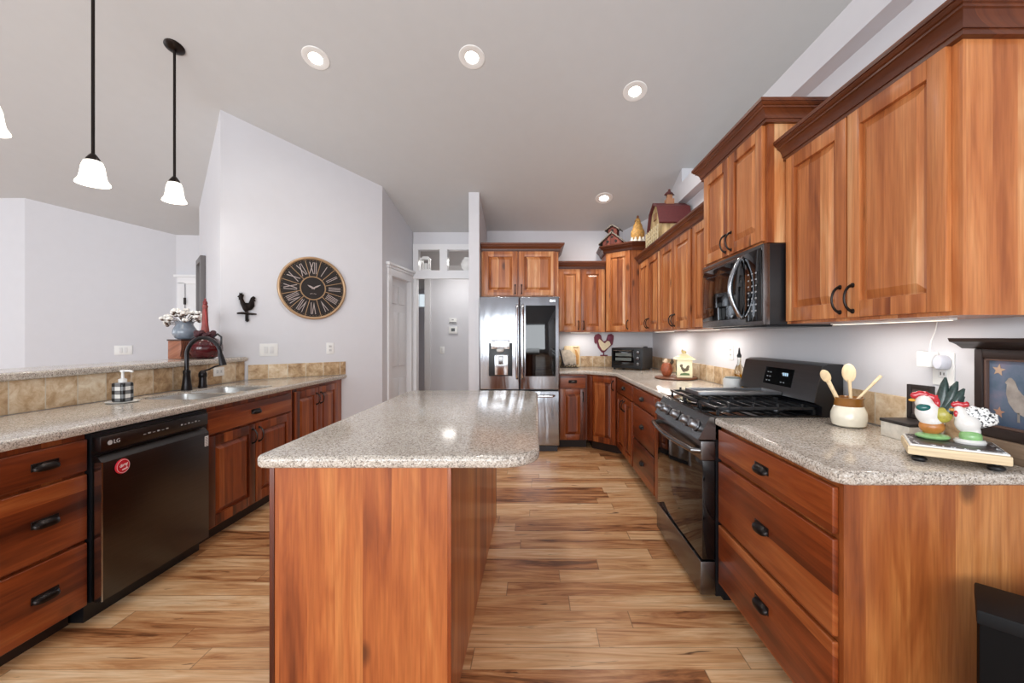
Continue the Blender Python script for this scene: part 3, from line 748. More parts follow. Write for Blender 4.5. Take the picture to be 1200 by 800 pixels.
bm = B(); prism(bm, [(0.60, 0.91), (0.60, 0.965), (0.565, 0.985), (0.605, 1.165), (0.63, 1.175), (0.705, 1.175), (0.705, 0.91)], 'yz', 0, 0.756)
bg = obj('backguard', bm, BLACK, t)
def slant(x0, x1, s0, s1, off):   # a plate on the slanted face, s runs up the face
    bm = B(); p0 = Vector((0, 0.565, 0.985)); dv = Vector((0, 0.04, 0.18)).normalized(); nn = Vector((0, -0.976, 0.217))
    q = [Vector((x, 0, 0)) + p0 + dv * s + nn * o for o in (0.0, off) for x, s in ((x0, s0), (x1, s0), (x1, s1), (x0, s1))]
    vs = [bm.verts.new(p) for p in q]
    for f in ((3, 2, 1, 0), (4, 5, 6, 7), (0, 1, 5, 4), (1, 2, 6, 5), (2, 3, 7, 6), (3, 0, 4, 7)): bm.faces.new([vs[i] for i in f])
    return bm
obj('guard_face', slant(0.0, 0.756, 0.0, 0.183, 0.004), BSTEEL, bg)
dsp = obj('display', slant(0.27, 0.55, 0.05, 0.150, 0.006), GLOSS, bg)
pr = Vector((0, 0.565, 0.985)); dv = Vector((0, 0.04, 0.18)).normalized(); nn = Vector((0, -0.976, 0.217))
bm = B()
for i in range(4):
    for j in range(3):
        if i < 2 or j != 1:
            x = 0.30 + i * 0.027 + (0.09 if i > 1 else 0)
            p = pr + dv * (0.07 + j * 0.025) + nn * 0.0065
            bx(bm, x, x + 0.012, p.y - 0.0008, p.y + 0.0008, p.z - 0.003, p.z + 0.003)
obj('key_marks', bm, paint('key_print', (160, 165, 170), 0.5), dsp)
bm = B(); 
for k in range(3):
    p = pr + dv * 0.115 + nn * 0.0065; bx(bm, 0.455 + k * 0.018, 0.467 + k * 0.018, p.y - 0.001, p.y + 0.001, p.z - 0.011, p.z + 0.011)
obj('clock_digits', bm, DISPLAY, dsp)
t = thing('griddle', 'grey griddle plate lying on the centre grate of the range', 'griddle', (1.145, 2.45, 0.9815))
bm = B(); bx(bm, -0.235, 0.235, -0.105, 0.105, 0, 0.008, 0.003); bx(bm, -0.235, 0.235, -0.105, -0.095, 0.0, 0.022, 0.003); bx(bm, -0.235, 0.235, 0.095, 0.105, 0, 0.022, 0.003)
bx(bm, -0.235, -0.225, -0.105, 0.105, 0, 0.022, 0.003); bx(bm, 0.225, 0.235, -0.105, 0.105, 0, 0.022, 0.003); obj('plate', bm, steel('griddle_steel', (150, 152, 156), 0.35, 0), t)
bm = B(); bx(bm, 0.232, 0.265, -0.05, 0.05, 0.008, 0.020, 0.004); obj('handle', bm, CAST, t)

# ------------------------------------------------------------------ microwave
t = thing('microwave', 'over-the-range microwave with arched steel handle under the two door cabinet', 'microwave', (1.125, 2.828, 1.372), R(-90))
bm = B(); bx(bm, 0.0, 0.756, 0.03, 0.415, 0.0, 0.403, 0.003); obj('microwave_case', bm, BLACK, t)
bm = B(); bx(bm, 0.0, 0.756, 0.0, 0.035, 0.0, 0.403, 0.004); fr = obj('front_frame', bm, DSTEEL, t)
bm = B(); bx(bm, 0.012, 0.575, -0.006, 0.01, 0.04, 0.365, 0.004); dr = obj('door', bm, GLOSS, t)
bm = B(); bx(bm, 0.06, 0.45, -0.0075, -0.004, 0.12, 0.32, 0.003); obj('window', bm, paint('dark_window', (14, 11, 10), 0.06), dr)
bm = B(); bx(bm, 0.58, 0.742, -0.005, 0.01, 0.02, 0.385, 0.004); cp = obj('control_panel', bm, GLOSS, t)
bm = B()
for i in range(3):
    for j in range(7): bx(bm, 0.612 + i * 0.038, 0.626 + i * 0.038, -0.0058, -0.0045, 0.07 + j * 0.032, 0.077 + j * 0.032)
obj('key_marks', bm, paint('micro_print', (170, 172, 176), 0.5), cp)
bm = B(); tube(bm, [(0.545, 0.0, 0.045)] + [(0.545 , -0.014 - 0.055 * math.sin(PI * i / 14), 0.05 + 0.31 * i / 14) for i in range(15)] + [(0.545, 0.0, 0.365)], 0.013, 10); obj('handle', bm, STEEL, dr)
bm = B(); bx(bm, 0.012, 0.745, -0.003, 0.005, 0.372, 0.396, 0.002); obj('vent_strip', bm, DSTEEL, fr)
bm = B(); bx(bm, 0.05, 0.70, 0.05, 0.38, -0.008, 0.002, 0.002); obj('grease_filter', bm, CAST, t)

# ------------------------------------------------------------------ ceiling lamps
nC = Vector((0, -0.34, -1)).normalized(); rotC = Matrix.Rotation(math.atan(-0.34), 4, 'X')
for i, (X, Y, lab) in enumerate(((-1.727, 3.287, 'round recessed ceiling light nearest the pendant lamps'), (-0.501, 3.28, 'round recessed ceiling light above the middle of the island'),
                                 (0.843, 3.568, 'round recessed ceiling light in front of the cabinet over the microwave'), (0.80, 4.92, 'small round recessed ceiling light above the birdhouse corner'))):
    t = thing('recessed_light', lab, 'ceiling light', (X, Y, ceil_z(Y)), 0, 'recessed ceiling lights'); t.rotation_euler = (math.atan(-0.34), 0, 0)
    bm = B(); lathe(bm, [(0.052, 0.0), (0.052, -0.004), (0.060, -0.008), (0.098, -0.005), (0.102, 0.0)], (0, 0, 0), 28)
    for f in list(bm.faces):
        if len(f.verts) > 4: bm.faces.remove(f)
    obj('trim_ring', bm, WHITE, t)
    bm = B(); lathe(bm, [(0.0, -0.001), (0.03, -0.003), (0.053, -0.001)], (0, 0, 0), 24); obj('lens', bm, LENS, t)
    l = bpy.data.lights.new('recessed_bulb', 'SPOT'); l.energy = 40; l.spot_size = R(150); l.spot_blend = 0.9; l.shadow_soft_size = 0.10; l.color = (1, 0.95, 0.88)
    o = bpy.data.objects.new('recessed_bulb', l); COL.objects.link(o); o.location = (X, Y - 0.01, ceil_z(Y) - 0.03)
PD = [(-2.76, 3.20, 2.345, 0.076, 'bronze stem pendant lamp with white bell shade nearest the clock wall'), (-2.78, 2.63, 2.27, 0.082, 'bronze stem pendant lamp with white bell shade, second from the clock wall'), (-2.755, 2.10, 2.345, 0.08, 'white bell pendant lamp cut off by the left edge of the photo')]
for X, Y, zb, r, lab in PD:
    t = thing('pendant_lamp', lab, 'pendant lamp', (X, Y, zb), 0, 'pendant lamps over the bar')
    h = 0.15; q = r / 0.102
    bm = B(); lathe(bm, [(0.035 * q, h), (0.055 * q, h - 0.010), (0.068 * q, h * 0.72), (0.074 * q, h * 0.45), (0.082 * q, h * 0.22), (r, 0.006), (r, 0.0), (r * 0.96, 0.004), (0.078 * q, h * 0.22), (0.070 * q, h * 0.45), (0.063 * q, h * 0.7), (0.03 * q, h - 0.01)], (0, 0, 0), 28)
    obj('lamp_shade', bm, SHADE, t)
    bm = B(); lathe(bm, [(0.036, h - 0.008), (0.034, h + 0.008), (0.02, h + 0.03), (0.012, h + 0.04)], (0, 0, 0), 18); obj('shade_cap', bm, BRONZE, t)
    bm = B(); lathe(bm, [(0.009, h + 0.03), (0.009, ceil_z(Y) - zb - 0.01)], (0, 0, 0), 10); obj('stem', bm, BRONZE, t)
    bm = B(); lathe(bm, [(0.018, -0.03), (0.052, -0.02), (0.066, -0.008), (0.066, 0.0)], (0, 0, 0), 24); bm.transform(Matrix.Translation((0, 0, ceil_z(Y) - zb)) @ rotC); obj('canopy', bm, BRONZE, t)
    l = bpy.data.lights.new('pendant_bulb', 'POINT'); l.energy = 2.5; l.shadow_soft_size = 0.08; l.color = (1, 0.95, 0.88)
    o = bpy.data.objects.new('pendant_bulb', l); COL.objects.link(o); o.location = (X, Y, zb - 0.06)
# under-cabinet lamps
for i, (X, Y, L, lab) in enumerate(((0.57, 5.38, 0.26, 'slim under-cabinet light above the cutting board'), (1.36, 4.45, 0.62, 'slim under-cabinet light above the canister tray'), (1.36, 3.42, 0.62, 'slim under-cabinet light left of the microwave'), (1.36, 1.64, 0.55, 'slim under-cabinet light right of the microwave'))):
    t = thing('under_cabinet_light', lab, 'light', (X, Y, 1.375), 0 if i == 0 else R(90))
    bm = B(); bx(bm, -L / 2, L / 2, -0.014, 0.014, -0.009, 0.0, 0.002); obj('housing', bm, WHITE, t)
    bm = B(); bx(bm, -L / 2 + 0.01, L / 2 - 0.01, -0.009, 0.009, -0.0105, -0.0085); obj('diffuser', bm, emis('led_strip', (255, 244, 226), 1.5), t)
    area('led_glow', (X, Y, 1.360), (0, 0, 0 if i == 0 else R(90)), L, 0.03, (1.3, 2.6, 2.6, 1.5)[i], (1, 0.95, 0.88))

# ------------------------------------------------------------------ things on the clock wall
CWa = math.atan2(0.90, 1.0)
def on_cw(X, off=0.0): return (X + off * math.sin(CWa), CW(X) - off * math.cos(CWa))
GOLD = paint('brushed_gold', (178, 146, 112), 0.4, 0.3)
CLK = paint('clock_black', (34, 28, 26), 0.6)
px, py = on_cw(-2.262, 0.002)
t = thing('wall_clock', 'large round black and gold wall clock with roman numerals', 'clock', (px, py, 1.805), CWa)
bm = B(); lathe(bm, [(0.0, 0.0), (0.30, 0.0), (0.30, 0.014), (0.0, 0.014)], (0, 0, 0), 56, 'y'); obj('dial', bm, CLK, t)
bm = B(); tube(bm, [(0.303 * math.cos(2 * PI * i / 64), -0.014, 0.303 * math.sin(2 * PI * i / 64)) for i in range(64)], 0.014, 8, True); obj('rim', bm, GOLD, t)
bm = B(); tube(bm, [(0.115 * math.cos(2 * PI * i / 40), -0.014, 0.115 * math.sin(2 * PI * i / 40)) for i in range(40)], 0.006, 6, True); obj('inner_ring', bm, GOLD, t)
bm = B()
for i in range(12):
    a = R(15 + 30 * i); tube(bm, [(0.12 * math.sin(a), -0.016, 0.12 * math.cos(a)), (0.292 * math.sin(a), -0.016, 0.292 * math.cos(a))], 0.0035, 6)
obj('spokes', bm, GOLD, t)
bm = B()
for i in range(60):
    a = R(6 * i); ell(bm, (0.278 * math.sin(a), -0.0145, 0.278 * math.cos(a)), (0.0028, 0.0015, 0.0028), 6, 4)
obj('minute_dots', bm, GOLD, t)
NUM = paint('numeral_pale', (184, 170, 166), 0.5)
for i, s in enumerate(('XII', 'I', 'II', 'III', 'IIII', 'V', 'VI', 'VII', 'VIII', 'IX', 'X', 'XI')):
    a = R(30 * i)
    M = Matrix.Rotation(R(90), 4, 'X') @ Matrix.Rotation(-a, 4, 'Z') @ Matrix.Translation((0, 0.196, 0.0155)) @ Matrix.Diagonal((0.62, 1.75, 1, 1))
    text('numeral', s, NUM, t, 0.098, None, M=M, depth=0.001)
for nm_, ang, L, wd in (('hour_hand', R(-62), 0.062, 0.006), ('minute_hand', R(62), 0.085, 0.005)):
    bm = B(); prism(bm, [(-wd, -0.015), (wd, -0.015), (wd * 1.4, L * 0.5), (0, L), (-wd * 1.4, L * 0.5)], 'xz', -0.022, -0.019); bm.transform(Matrix.Rotation(ang, 4, 'Y')); obj(nm_, bm, NUM, t)
bm = B()
for s_ in (-1, 1): tube(bm, [(s_ * 0.004, -0.0155, -0.058), (s_ * 0.014, -0.0155, -0.052), (s_ * 0.022, -0.0155, -0.060), (s_ * 0.030, -0.0155, -0.056)], 0.0018, 6)
obj('dial_ornament', bm, NUM, t)

ROO = [(-0.045, -0.052), (-0.02, -0.075), (0.02, -0.06), (0.06, -0.05), (0.088, -0.02), (0.086, 0.03), (0.105, 0.03), (0.09, 0.05), (0.105, 0.062), (0.075, 0.08), (0.045, 0.062), (0.02, 0.012), (-0.018, 0.012), (-0.045, 0.05), (-0.032, 0.09), (-0.05, 0.088), (-0.055, 0.108), (-0.07, 0.095), (-0.085, 0.105), (-0.09, 0.08), (-0.112, 0.066), (-0.095, 0.058), (-0.095, 0.036), (-0.082, 0.038), (-0.075, 0.0)]
px, py = on_cw(-2.675, 0.002)
t = thing('rooster_wall_hook', 'small dark iron rooster weathervane hook hung beside the clock', 'wall decor', (px, py, 1.60), CWa)
bm = B(); prism(bm, [(x * 0.66, z * 0.98 + 0.015) for x, z in ROO], 'xz', -0.020, -0.006, 0.003, 2); obj('rooster', bm, BRONZE, t)
bm = B(); tube(bm, [(-0.075, -0.012, -0.072), (-0.04, -0.012, -0.068), (0.04, -0.012, -0.074), (0.075, -0.012, -0.075)], [0.007, 0.011, 0.011, 0.006], 8); bx(bm, -0.012, 0.012, -0.012, 0.0, -0.14, -0.05); obj('arrow_bar', bm, BRONZE, t)
bm = B(); tube(bm, [(0, -0.012, -0.05), (0, -0.012, -0.13), (0.0, -0.02, -0.146), (0.008, -0.034, -0.138), (0.008, -0.034, -0.122)], 0.006, 8); obj('hook', bm, BRONZE, t)

def switch_plate(label, loc, rz, w=0.074, h=0.118, kind='outlet', cat='outlet', n=1, name=None):
    t = thing(name or ('light_switch' if kind == 'switch' else 'wall_outlet'), label, cat, loc, rz)
    bm = B(); bx(bm, -w / 2, w / 2, -0.006, 0, -h / 2, h / 2, 0.003); obj('cover_plate', bm, WHITE, t)
    SH = paint('device_white', (222, 222, 222), 0.35)
    for k in range(n):
        x = (k - (n - 1) / 2) * 0.047
        if kind == 'switch':
            bm = B(); bx(bm, x - 0.016, x + 0.016, -0.010, -0.005, -0.033, 0.033, 0.002); obj('rocker', bm, SH, t)
        else:
            for s in (-1, 1):
                if h > w: bm = B(); bx(bm, x - 0.016, x + 0.016, -0.008, -0.005, s * 0.02 - 0.014, s * 0.02 + 0.014, 0.003)
                else: bm = B(); bx(bm, s * 0.02 - 0.014, s * 0.02 + 0.014, -0.008, -0.005, -0.016, 0.016, 0.003)
                rc = obj('receptacle', bm, SH, t)
                bm = B()
                if h > w:
                    bx(bm, x - 0.008, x - 0.005, -0.0086, -0.0078, s * 0.02 - 0.004, s * 0.02 + 0.008); bx(bm, x + 0.005, x + 0.008, -0.0086, -0.0078, s * 0.02 - 0.004, s * 0.02 + 0.006)
                else:
                    bx(bm, s * 0.02 - 0.006, s * 0.02 + 0.006, -0.0086, -0.0078, 0.004, 0.007); bx(bm, s * 0.02 - 0.006, s * 0.02 + 0.006, -0.0086, -0.0078, -0.007, -0.004)
                obj('slots', bm, BLACK, rc)
    return t
px, py = on_cw(-2.545); switch_plate('white two gang rocker light switch below the iron rooster on the clock wall', (px, py, 1.19), CWa, 0.15, 0.118, 'switch', 'light switch', 2)
px, py = on_cw(-2.14); switch_plate('white wall outlet under the right side of the clock', (px, py, 1.195), CWa)
switch_plate('white horizontal outlet set in the tile backsplash right of the faucet', (-2.6775, 3.535, 1.02), R(90), 0.118, 0.074)
# living room switch plate
p0, p1 = Vector((-6.0, 4.92)), Vector((-4.86, 5.66)); q = p0 + (p1 - p0) * 0.62
switch_plate('white wall plate low on the lavender living room wall', (q.x, q.y - 0.002, 1.145), math.atan2(0.74, 1.14), 0.17, 0.118, 'switch', 'light switch', 2)
switch_plate('white light switch under the thermostat in the hall', (-1.52, 6.80, 1.10), 0, 0.075, 0.118, 'switch', 'light switch')
t = thing('thermostat', 'white thermostat with a small dark screen on the hall wall', 'thermostat', (-1.34, 6.80, 1.43))
bm = B(); bx(bm, -0.07, 0.07, -0.025, 0, -0.06, 0.05, 0.006); obj('thermostat_case', bm, WHITE, t)
bm = B(); bx(bm, -0.03, 0.03, -0.027, -0.02, -0.025, 0.025); obj('screen', bm, paint('screen_grey', (74, 78, 80), 0.3), t)
t = thing('wall_chime', 'small white box with dark slots mounted over the thermostat', 'chime', (-1.345, 6.80, 1.585))
bm = B(); bx(bm, -0.06, 0.06, -0.02, 0, -0.05, 0.03, 0.004); obj('chime_case', bm, WHITE, t)
bm = B(); bx(bm, -0.055, 0.055, -0.023, -0.015, -0.045, -0.030); bx(bm, -0.015, 0.015, -0.023, -0.015, 0.0, 0.012); obj('slots', bm, paint('slot_grey', (120, 120, 122), 0.5), t)

# framed mirror on the passage wall, seen edge on
a = Vector((-2.82, CW(-2.82))); b = Vector((-4.09, 5.09)); u = (b - a).normalized()
c = a + u * 1.375
t = thing('framed_mirror', 'tall grey framed mirror seen edge-on on the passage wall', 'mirror', (c.x, c.y, 1.85), math.atan2(-u.y, -u.x))
bm = B()
for x0, x1, z0, z1 in ((-0.24, -0.18, -0.35, 0.35), (0.18, 0.24, -0.35, 0.35), (-0.18, 0.18, 0.29, 0.35), (-0.18, 0.18, -0.35, -0.29)): bx(bm, x0, x1, -0.05, -0.002, z0, z1, 0.004)
obj('frame', bm, paint('frame_grey', (104, 100, 100), 0.4), t)
bm = B(); bx(bm, -0.18, 0.18, -0.02, -0.006, -0.29, 0.29); obj('mirror_glass', bm, steel('mirror', (196, 198, 202), 0.05), t)

# ornaments on the transom
for i, (x, lab) in enumerate(((-1.48, 'white squared lantern standing in the left light of the transom'), (-0.93, 'round white vase standing in the right light of the transom'))):
    t = thing('lantern' if i == 0 else 'vase', lab, 'ornament', (x, 5.635, 2.201))
    if i == 0:
        bm = B(); bx(bm, -0.06, 0.06, -0.05, 0.05, 0, 0.02, 0.003); bx(bm, -0.06, 0.06, -0.05, 0.05, 0.15, 0.17, 0.003)
        for sx in (-0.055, 0.043):
            for sy in (-0.048, 0.036): bx(bm, sx, sx + 0.012, sy, sy + 0.012, 0.02, 0.15)
        bx(bm, -0.04, 0.04, -0.035, 0.035, 0.17, 0.19, 0.003); obj('lantern_frame', bm, WHITE, t)
        bm = B(); lathe(bm, [(0.025, 0.02), (0.025, 0.1), (0.0, 0.105)], (0, 0, 0), 14); obj('candle', bm, WHITE, t)
    else:
        bm = B(); lathe(bm, [(0.03, 0), (0.07, 0.04), (0.08, 0.09), (0.06, 0.14), (0.035, 0.165), (0.04, 0.18), (0.03, 0.18)], (0, 0, 0), 20, sx=1, sy=0.6); obj('vase_body', bm, WHITE, t)
        bm = B(); tube(bm, [(0.036, 0, 0.165), (0.09, 0, 0.15), (0.09, 0, 0.09), (0.07, 0, 0.06)], 0.006, 8); obj('handle', bm, WHITE, t)

# ------------------------------------------------------------------ sink things
FA = paint('faucet_bronze', (44, 42, 44), 0.28, 0.7)
t = thing('kitchen_faucet', 'tall dark bronze gooseneck faucet behind the sink', 'faucet', (-2.60, 3.12, 0.9165))
bm = B(); lathe(bm, [(0.036, 0), (0.034, 0.008), (0.028, 0.05), (0.022, 0.12), (0.024, 0.125), (0.024, 0.145), (0.016, 0.15)], (0, 0, 0), 20); obj('faucet_base', bm, FA, t)
bm = B(); pts = [(0, 0, 0.14), (0, 0, 0.24)] + [(0.13 - 0.13 * math.cos(PI * i / 12), -0.01 * i / 12, 0.255 + 0.135 * math.sin(PI * i / 12)) for i in range(12)] + [(0.262, -0.012, 0.245)]
tube(bm, pts, 0.014, 12); obj('spout', bm, FA, t)
bm = B(); tube(bm, [(0.258, -0.012, 0.27), (0.268, -0.012, 0.235), (0.28, -0.012, 0.185)], [0.016, 0.020, 0.024], 14); obj('spray_head', bm, FA, t)
t = thing('faucet_handle', 'dark bronze single lever beside the gooseneck faucet', 'faucet handle', (-2.60, 3.27, 0.9165))
bm = B(); lathe(bm, [(0.032, 0), (0.030, 0.008), (0.026, 0.03), (0.024, 0.08), (0.028, 0.085), (0.028, 0.11), (0.022, 0.125), (0.012, 0.135), (0, 0.138)], (0, 0, 0), 18); obj('valve_body', bm, FA, t)
bm = B(); tube(bm, [(0.0, 0, 0.128), (0.03, 0.02, 0.14), (0.065, 0.04, 0.162), (0.10, 0.05, 0.172)], [0.006, 0.006, 0.007, 0.005], 8); obj('lever', bm, FA, t)
def plaid():
    k = NT('buffalo_plaid'); x, y, z, v = k.obj()
    s = 0.032
    a = k.math('GREATER_THAN', k.math('FRACT', k.math('DIVIDE', k.math('ADD', x, k.math('ADD', y, 10.0)), s * 2)), 0.5)
    b = k.math('GREATER_THAN', k.math('FRACT', k.math('DIVIDE', z, 0.046)), 0.5)
    col = k.ramp(k.math('MULTIPLY', k.math('ADD', a, b), 0.5), [(0.0, s2l(14, 15, 18)), (0.3, s2l(120, 122, 124)), (0.7, s2l(236, 236, 232))], 'CONSTANT')
    return k.fin(col, 0.3)
t = thing('soap_dispenser', 'black and white plaid soap pump bottle beside the sink', 'soap dispenser', (-2.50, 2.535, 0.9245))
bm = B(); bx(bm, -0.037, 0.037, -0.037, 0.037, 0.0, 0.115, 0.012, 3); obj('bottle', bm, plaid(), t)
bm = B(); lathe(bm, [(0.02, 0.113), (0.02, 0.135), (0.008, 0.14), (0.007, 0.175), (0.012, 0.178), (0.012, 0.19), (0, 0.192)], (0, 0, 0), 14); tube(bm, [(0, 0, 0.184), (0.03, 0.01, 0.184), (0.048, 0.015, 0.178)], 0.006, 8); obj('pump', bm, WHITE, t)
t = tag(obj('soap_dish', (lambda bm: (lathe(bm, [(0.0, 0.0), (0.068, 0.0), (0.080, 0.007), (0.076, 0.008), (0.066, 0.0045), (0.0, 0.0045)], (0, 0, 0), 28), bm)[1])(B()), WHITE), 'flat white dish under the plaid soap bottle', 'dish'); t.location = (-2.50, 2.535, 0.917)
bpy.data.objects['soap_dispenser'].location.z = 0.922

# ------------------------------------------------------------------ things on the bar ledge
RED = paint('red_glass', (70, 5, 14), 0.1, var=0.3, scale=14, coat=0.3)
t = thing('glass_jug', 'round deep red glass jug with ribbon tied neck on the raised bar', 'jug', (-2.775, 3.515, 1.1305))
bm = B(); lathe(bm, [(0.07, 0), (0.115, 0.02), (0.148, 0.07), (0.145, 0.12), (0.11, 0.17), (0.06, 0.195), (0.045, 0.21), (0.04, 0.225)], (0, 0, 0), 32)
for v in bm.verts:
    a = math.atan2(v.co.y, v.co.x); r = 1 + 0.03 * math.cos(10 * a); v.co.x *= r; v.co.y *= r
obj('jug_body', bm, RED, t)
bm = B(); lathe(bm, [(0.040, 0.215), (0.028, 0.30), (0.022, 0.44), (0.026, 0.455), (0.02, 0.47), (0.0, 0.475)], (0, 0, 0), 18); obj('neck', bm, paint('dusty_red', (142, 70, 66), 0.6, var=0.25, scale=30), t)
bm = B(); ell(bm, (0, 0, 0.485), (0.022, 0.022, 0.025), 12, 8); ell(bm, (0, 0, 0.512), (0.012, 0.012, 0.016), 10, 6); obj('stopper', bm, paint('stopper_red', (120, 36, 38), 0.4), t)
bm = B()
for k in range(14):
    a = 2 * PI * k / 14; ell(bm, (0.07 * math.cos(a), 0.07 * math.sin(a), 0.205 + 0.012 * (k % 3)), (0.028, 0.028, 0.02), 8, 6)
obj('bow', bm, paint('plum_ribbon', (70, 34, 40), 0.7, var=0.3, scale=40), t)
bm = B(); tube(bm, [(0.02, -0.03, 0.43), (0.045, -0.05, 0.40), (0.05, -0.05, 0.33), (0.055, -0.05, 0.28)], [0.005, 0.007, 0.006, 0.003], 8); obj('tassel', bm, paint('tassel_red', (168, 60, 58), 0.6), t)
bm = B(); tube(bm, [(0.085, 0, 0.185), (0.13, 0, 0.215), (0.17, 0, 0.19), (0.17, 0, 0.13), (0.14, 0, 0.10)], 0.009, 8); obj('handle', bm, BLACK, t)
t.scale = (0.80, 0.80, 0.96)
t = tag(obj('carved_box', (lambda bm: (bx(bm, -0.10, 0.10, -0.055, 0.055, 0, 0.15, 0.004), bm)[1])(B()), wood('carved_brown', [(112, 66, 46), (148, 92, 66), (172, 116, 88)], 'x', 0.02, 0.6)), 'brown carved wooden box under the cotton pot on the raised bar', 'box'); t.location = (-2.972, 3.545, 1.1305); t.rotation_euler = (0, 0, R(90))
t['label'] = 'brown carved wooden box under the cotton pot on the raised bar'
bm = B(); bx(bm, -0.105, 0.105, -0.060, 0.060, 0.15, 0.162, 0.003); obj('box_lid', bm, paint('dark_lid', (62, 40, 34), 0.5), t)
bm = B()
for k in range(-4, 4): bx(bm, -0.1 + 0.011 * (k + 4) * 2.2, -0.094 + 0.011 * (k + 4) * 2.2, -0.0585, -0.054, 0.02, 0.135)
for f_ in list(bm.verts): f_.co.x += (f_.co.z - 0.08) * 0.22
obj('carving', bm, paint('carve_dark', (92, 52, 38), 0.7), t)
t = thing('cotton_pot', 'grey glazed pot of white cotton stems on the carved box', 'potted plant', (-2.972, 3.545, 1.2930))
bm = B(); lathe(bm, [(0.045, 0), (0.065, 0.01), (0.083, 0.045), (0.08, 0.085), (0.062, 0.115), (0.058, 0.13), (0.072, 0.15), (0.066, 0.15), (0.052, 0.13), (0.04, 0.11)], (0, 0, 0), 26); obj('pot', bm, paint('pot_glaze', (126, 136, 148), 0.25, var=0.12, scale=25, coat=0.4), t)
rnd = random.Random(3)
bs = B(); HUSK = paint('husk_brown', (84, 62, 50), 0.8)
COT = paint('cotton_white', (236, 233, 228), 0.9)
for k in range(30):
    a = rnd.uniform(0, 2 * PI); el = rnd.uniform(0.15, 1.0); L = rnd.uniform(0.10, 0.155)
    p = Vector((math.cos(a) * math.sin(el * 1.35) * L * 1.15, math.sin(a) * math.sin(el * 1.35) * L, 0.14 + math.cos(el * 1.35) * L * 0.75))
    if k < 4: p = Vector((-0.13 - 0.012 * k, -0.03 + 0.02 * k, 0.15 - 0.012 * (k % 3)))
    tube(bs, [(0, 0, 0.12), (p.x * 0.5, p.y * 0.5, 0.12 + (p.z - 0.12) * 0.65), tuple(p)], 0.0025, 5)
    bc = B()
    for j in range(4):
        aa = j * PI / 2 + k; ell(bc, p + Vector((0.012 * math.cos(aa), 0.012 * math.sin(aa), 0.004 * (j % 2))), (0.0135, 0.0135, 0.0125), 8, 6)
    cb = obj('cotton_boll', bc, COT, t); bl = B()
    ell(bl, p + Vector((0.0, 0.0, -0.012)), (0.013, 0.013, 0.009), 8, 5); obj('husk', bl, HUSK, cb)
obj('stems', bs, paint('stem_brown', (70, 52, 42), 0.8), t);

# ------------------------------------------------------------------ far corner of the counter
t = thing('toaster_oven', 'black toaster oven set at an angle in the far counter corner', 'toaster oven', (0.93, 5.17, 0.917), R(-38))
bm = B(); bx(bm, 0.0, 0.41, 0.012, 0.30, 0.015, 0.265, 0.012, 3); obj('oven_case', bm, paint('toaster_grey', (62, 60, 60), 0.45, 0.3), t)
bm = B(); bx(bm, 0.004, 0.406, 0.0, 0.02, 0.02, 0.262, 0.004); fc = obj('front_panel', bm, BLACK, t)
bm = B(); bx(bm, 0.03, 0.30, -0.006, 0.004, 0.055, 0.245, 0.003); dg_ = obj('glass_door', bm, GLOSS, t)
bm = B(); 
for z in (0.11, 0.165):
    bx(bm, 0.06, 0.27, -0.0075, -0.005, z, z + 0.035)
obj('door_bands', bm, paint('rack_grey', (96, 100, 96), 0.4), dg_)  # two plain grey bands on the door glass
bm = B(); tube(bm, [(0.045, 0, 0.228), (0.045, -0.03, 0.232), (0.285, -0.03, 0.232), (0.285, 0, 0.228)], 0.007, 8); obj('handle', bm, DSTEEL, dg_)
for k in range(3):
    bm = B(); lathe(bm, [(0.021, 0), (0.019, 0.016), (0.0, 0.018)], (0.356, 0.0, 0.075 + k * 0.068), 16, 'y'); obj('knob', bm, DSTEEL, fc)
for x in (0.03, 0.38):
    for y in (0.03, 0.27):
        bm = B(); lathe(bm, [(0.014, 0), (0.016, 0.018)], (x, y, 0), 10); obj('foot', bm, BLACK, t)
bm = B(); lathe(bm, [(0.026, 0), (0.026, 0.014), (0.0, 0.018)], (0.385 - 0.04, 0.23, 0.264), 14); obj('top_dial', bm, BLACK, t)

MAR = paint('maroon', (112, 40, 58), 0.6, var=0.1)
t = thing('rooster_plaque', 'maroon and cream wooden rooster plaque on the far wall behind the toaster oven', 'wall decor', (0.905, 5.568, 1.215))
sil = [(x * 1.28 + 0.0, z * 1.30) for x, z in [(-0.02, -0.085), (0.01, -0.075), (0.05, -0.035), (0.088, 0.0), (0.098, 0.05), (0.10, 0.09), (0.075, 0.108), (0.04, 0.10), (0.03, 0.075), (0.02, 0.04), (-0.005, 0.03), (-0.025, 0.055), (-0.03, 0.09), (-0.055, 0.11), (-0.09, 0.10), (-0.105, 0.07), (-0.10, 0.02), (-0.085, 0.0), (-0.075, 0.02), (-0.065, -0.03), (-0.04, -0.065)]]
bm = B(); prism(bm, sil, 'xz', -0.014, 0.0, 0.002, 1); bx(bm, -0.012, 0.0, -0.014, 0, -0.145, -0.095); bx(bm, -0.05, 0.045, -0.014, 0, -0.155, -0.138); obj('rooster_shape', bm, MAR, t)
bm = B(); prism(bm, [(x * 0.86 + 0.0, z * 0.86 - 0.004) for x, z in [(-0.03, -0.085), (0.0, -0.09), (0.06, -0.045), (0.10, 0.0), (0.085, 0.045), (0.05, 0.06), (0.01, 0.02), (-0.04, 0.06), (-0.075, 0.09), (-0.09, 0.06), (-0.07, -0.02)]], 'xz', -0.019, -0.012); obj('breast', bm, paint('cream_spot', (226, 210, 176), 0.6, var=0.1, scale=60), t)
bm = B(); ell(bm, (0.068, -0.02, 0.085), (0.03, 0.004, 0.03), 10, 6); obj('tail_patch', bm, paint('plum', (132, 58, 84), 0.6), t)

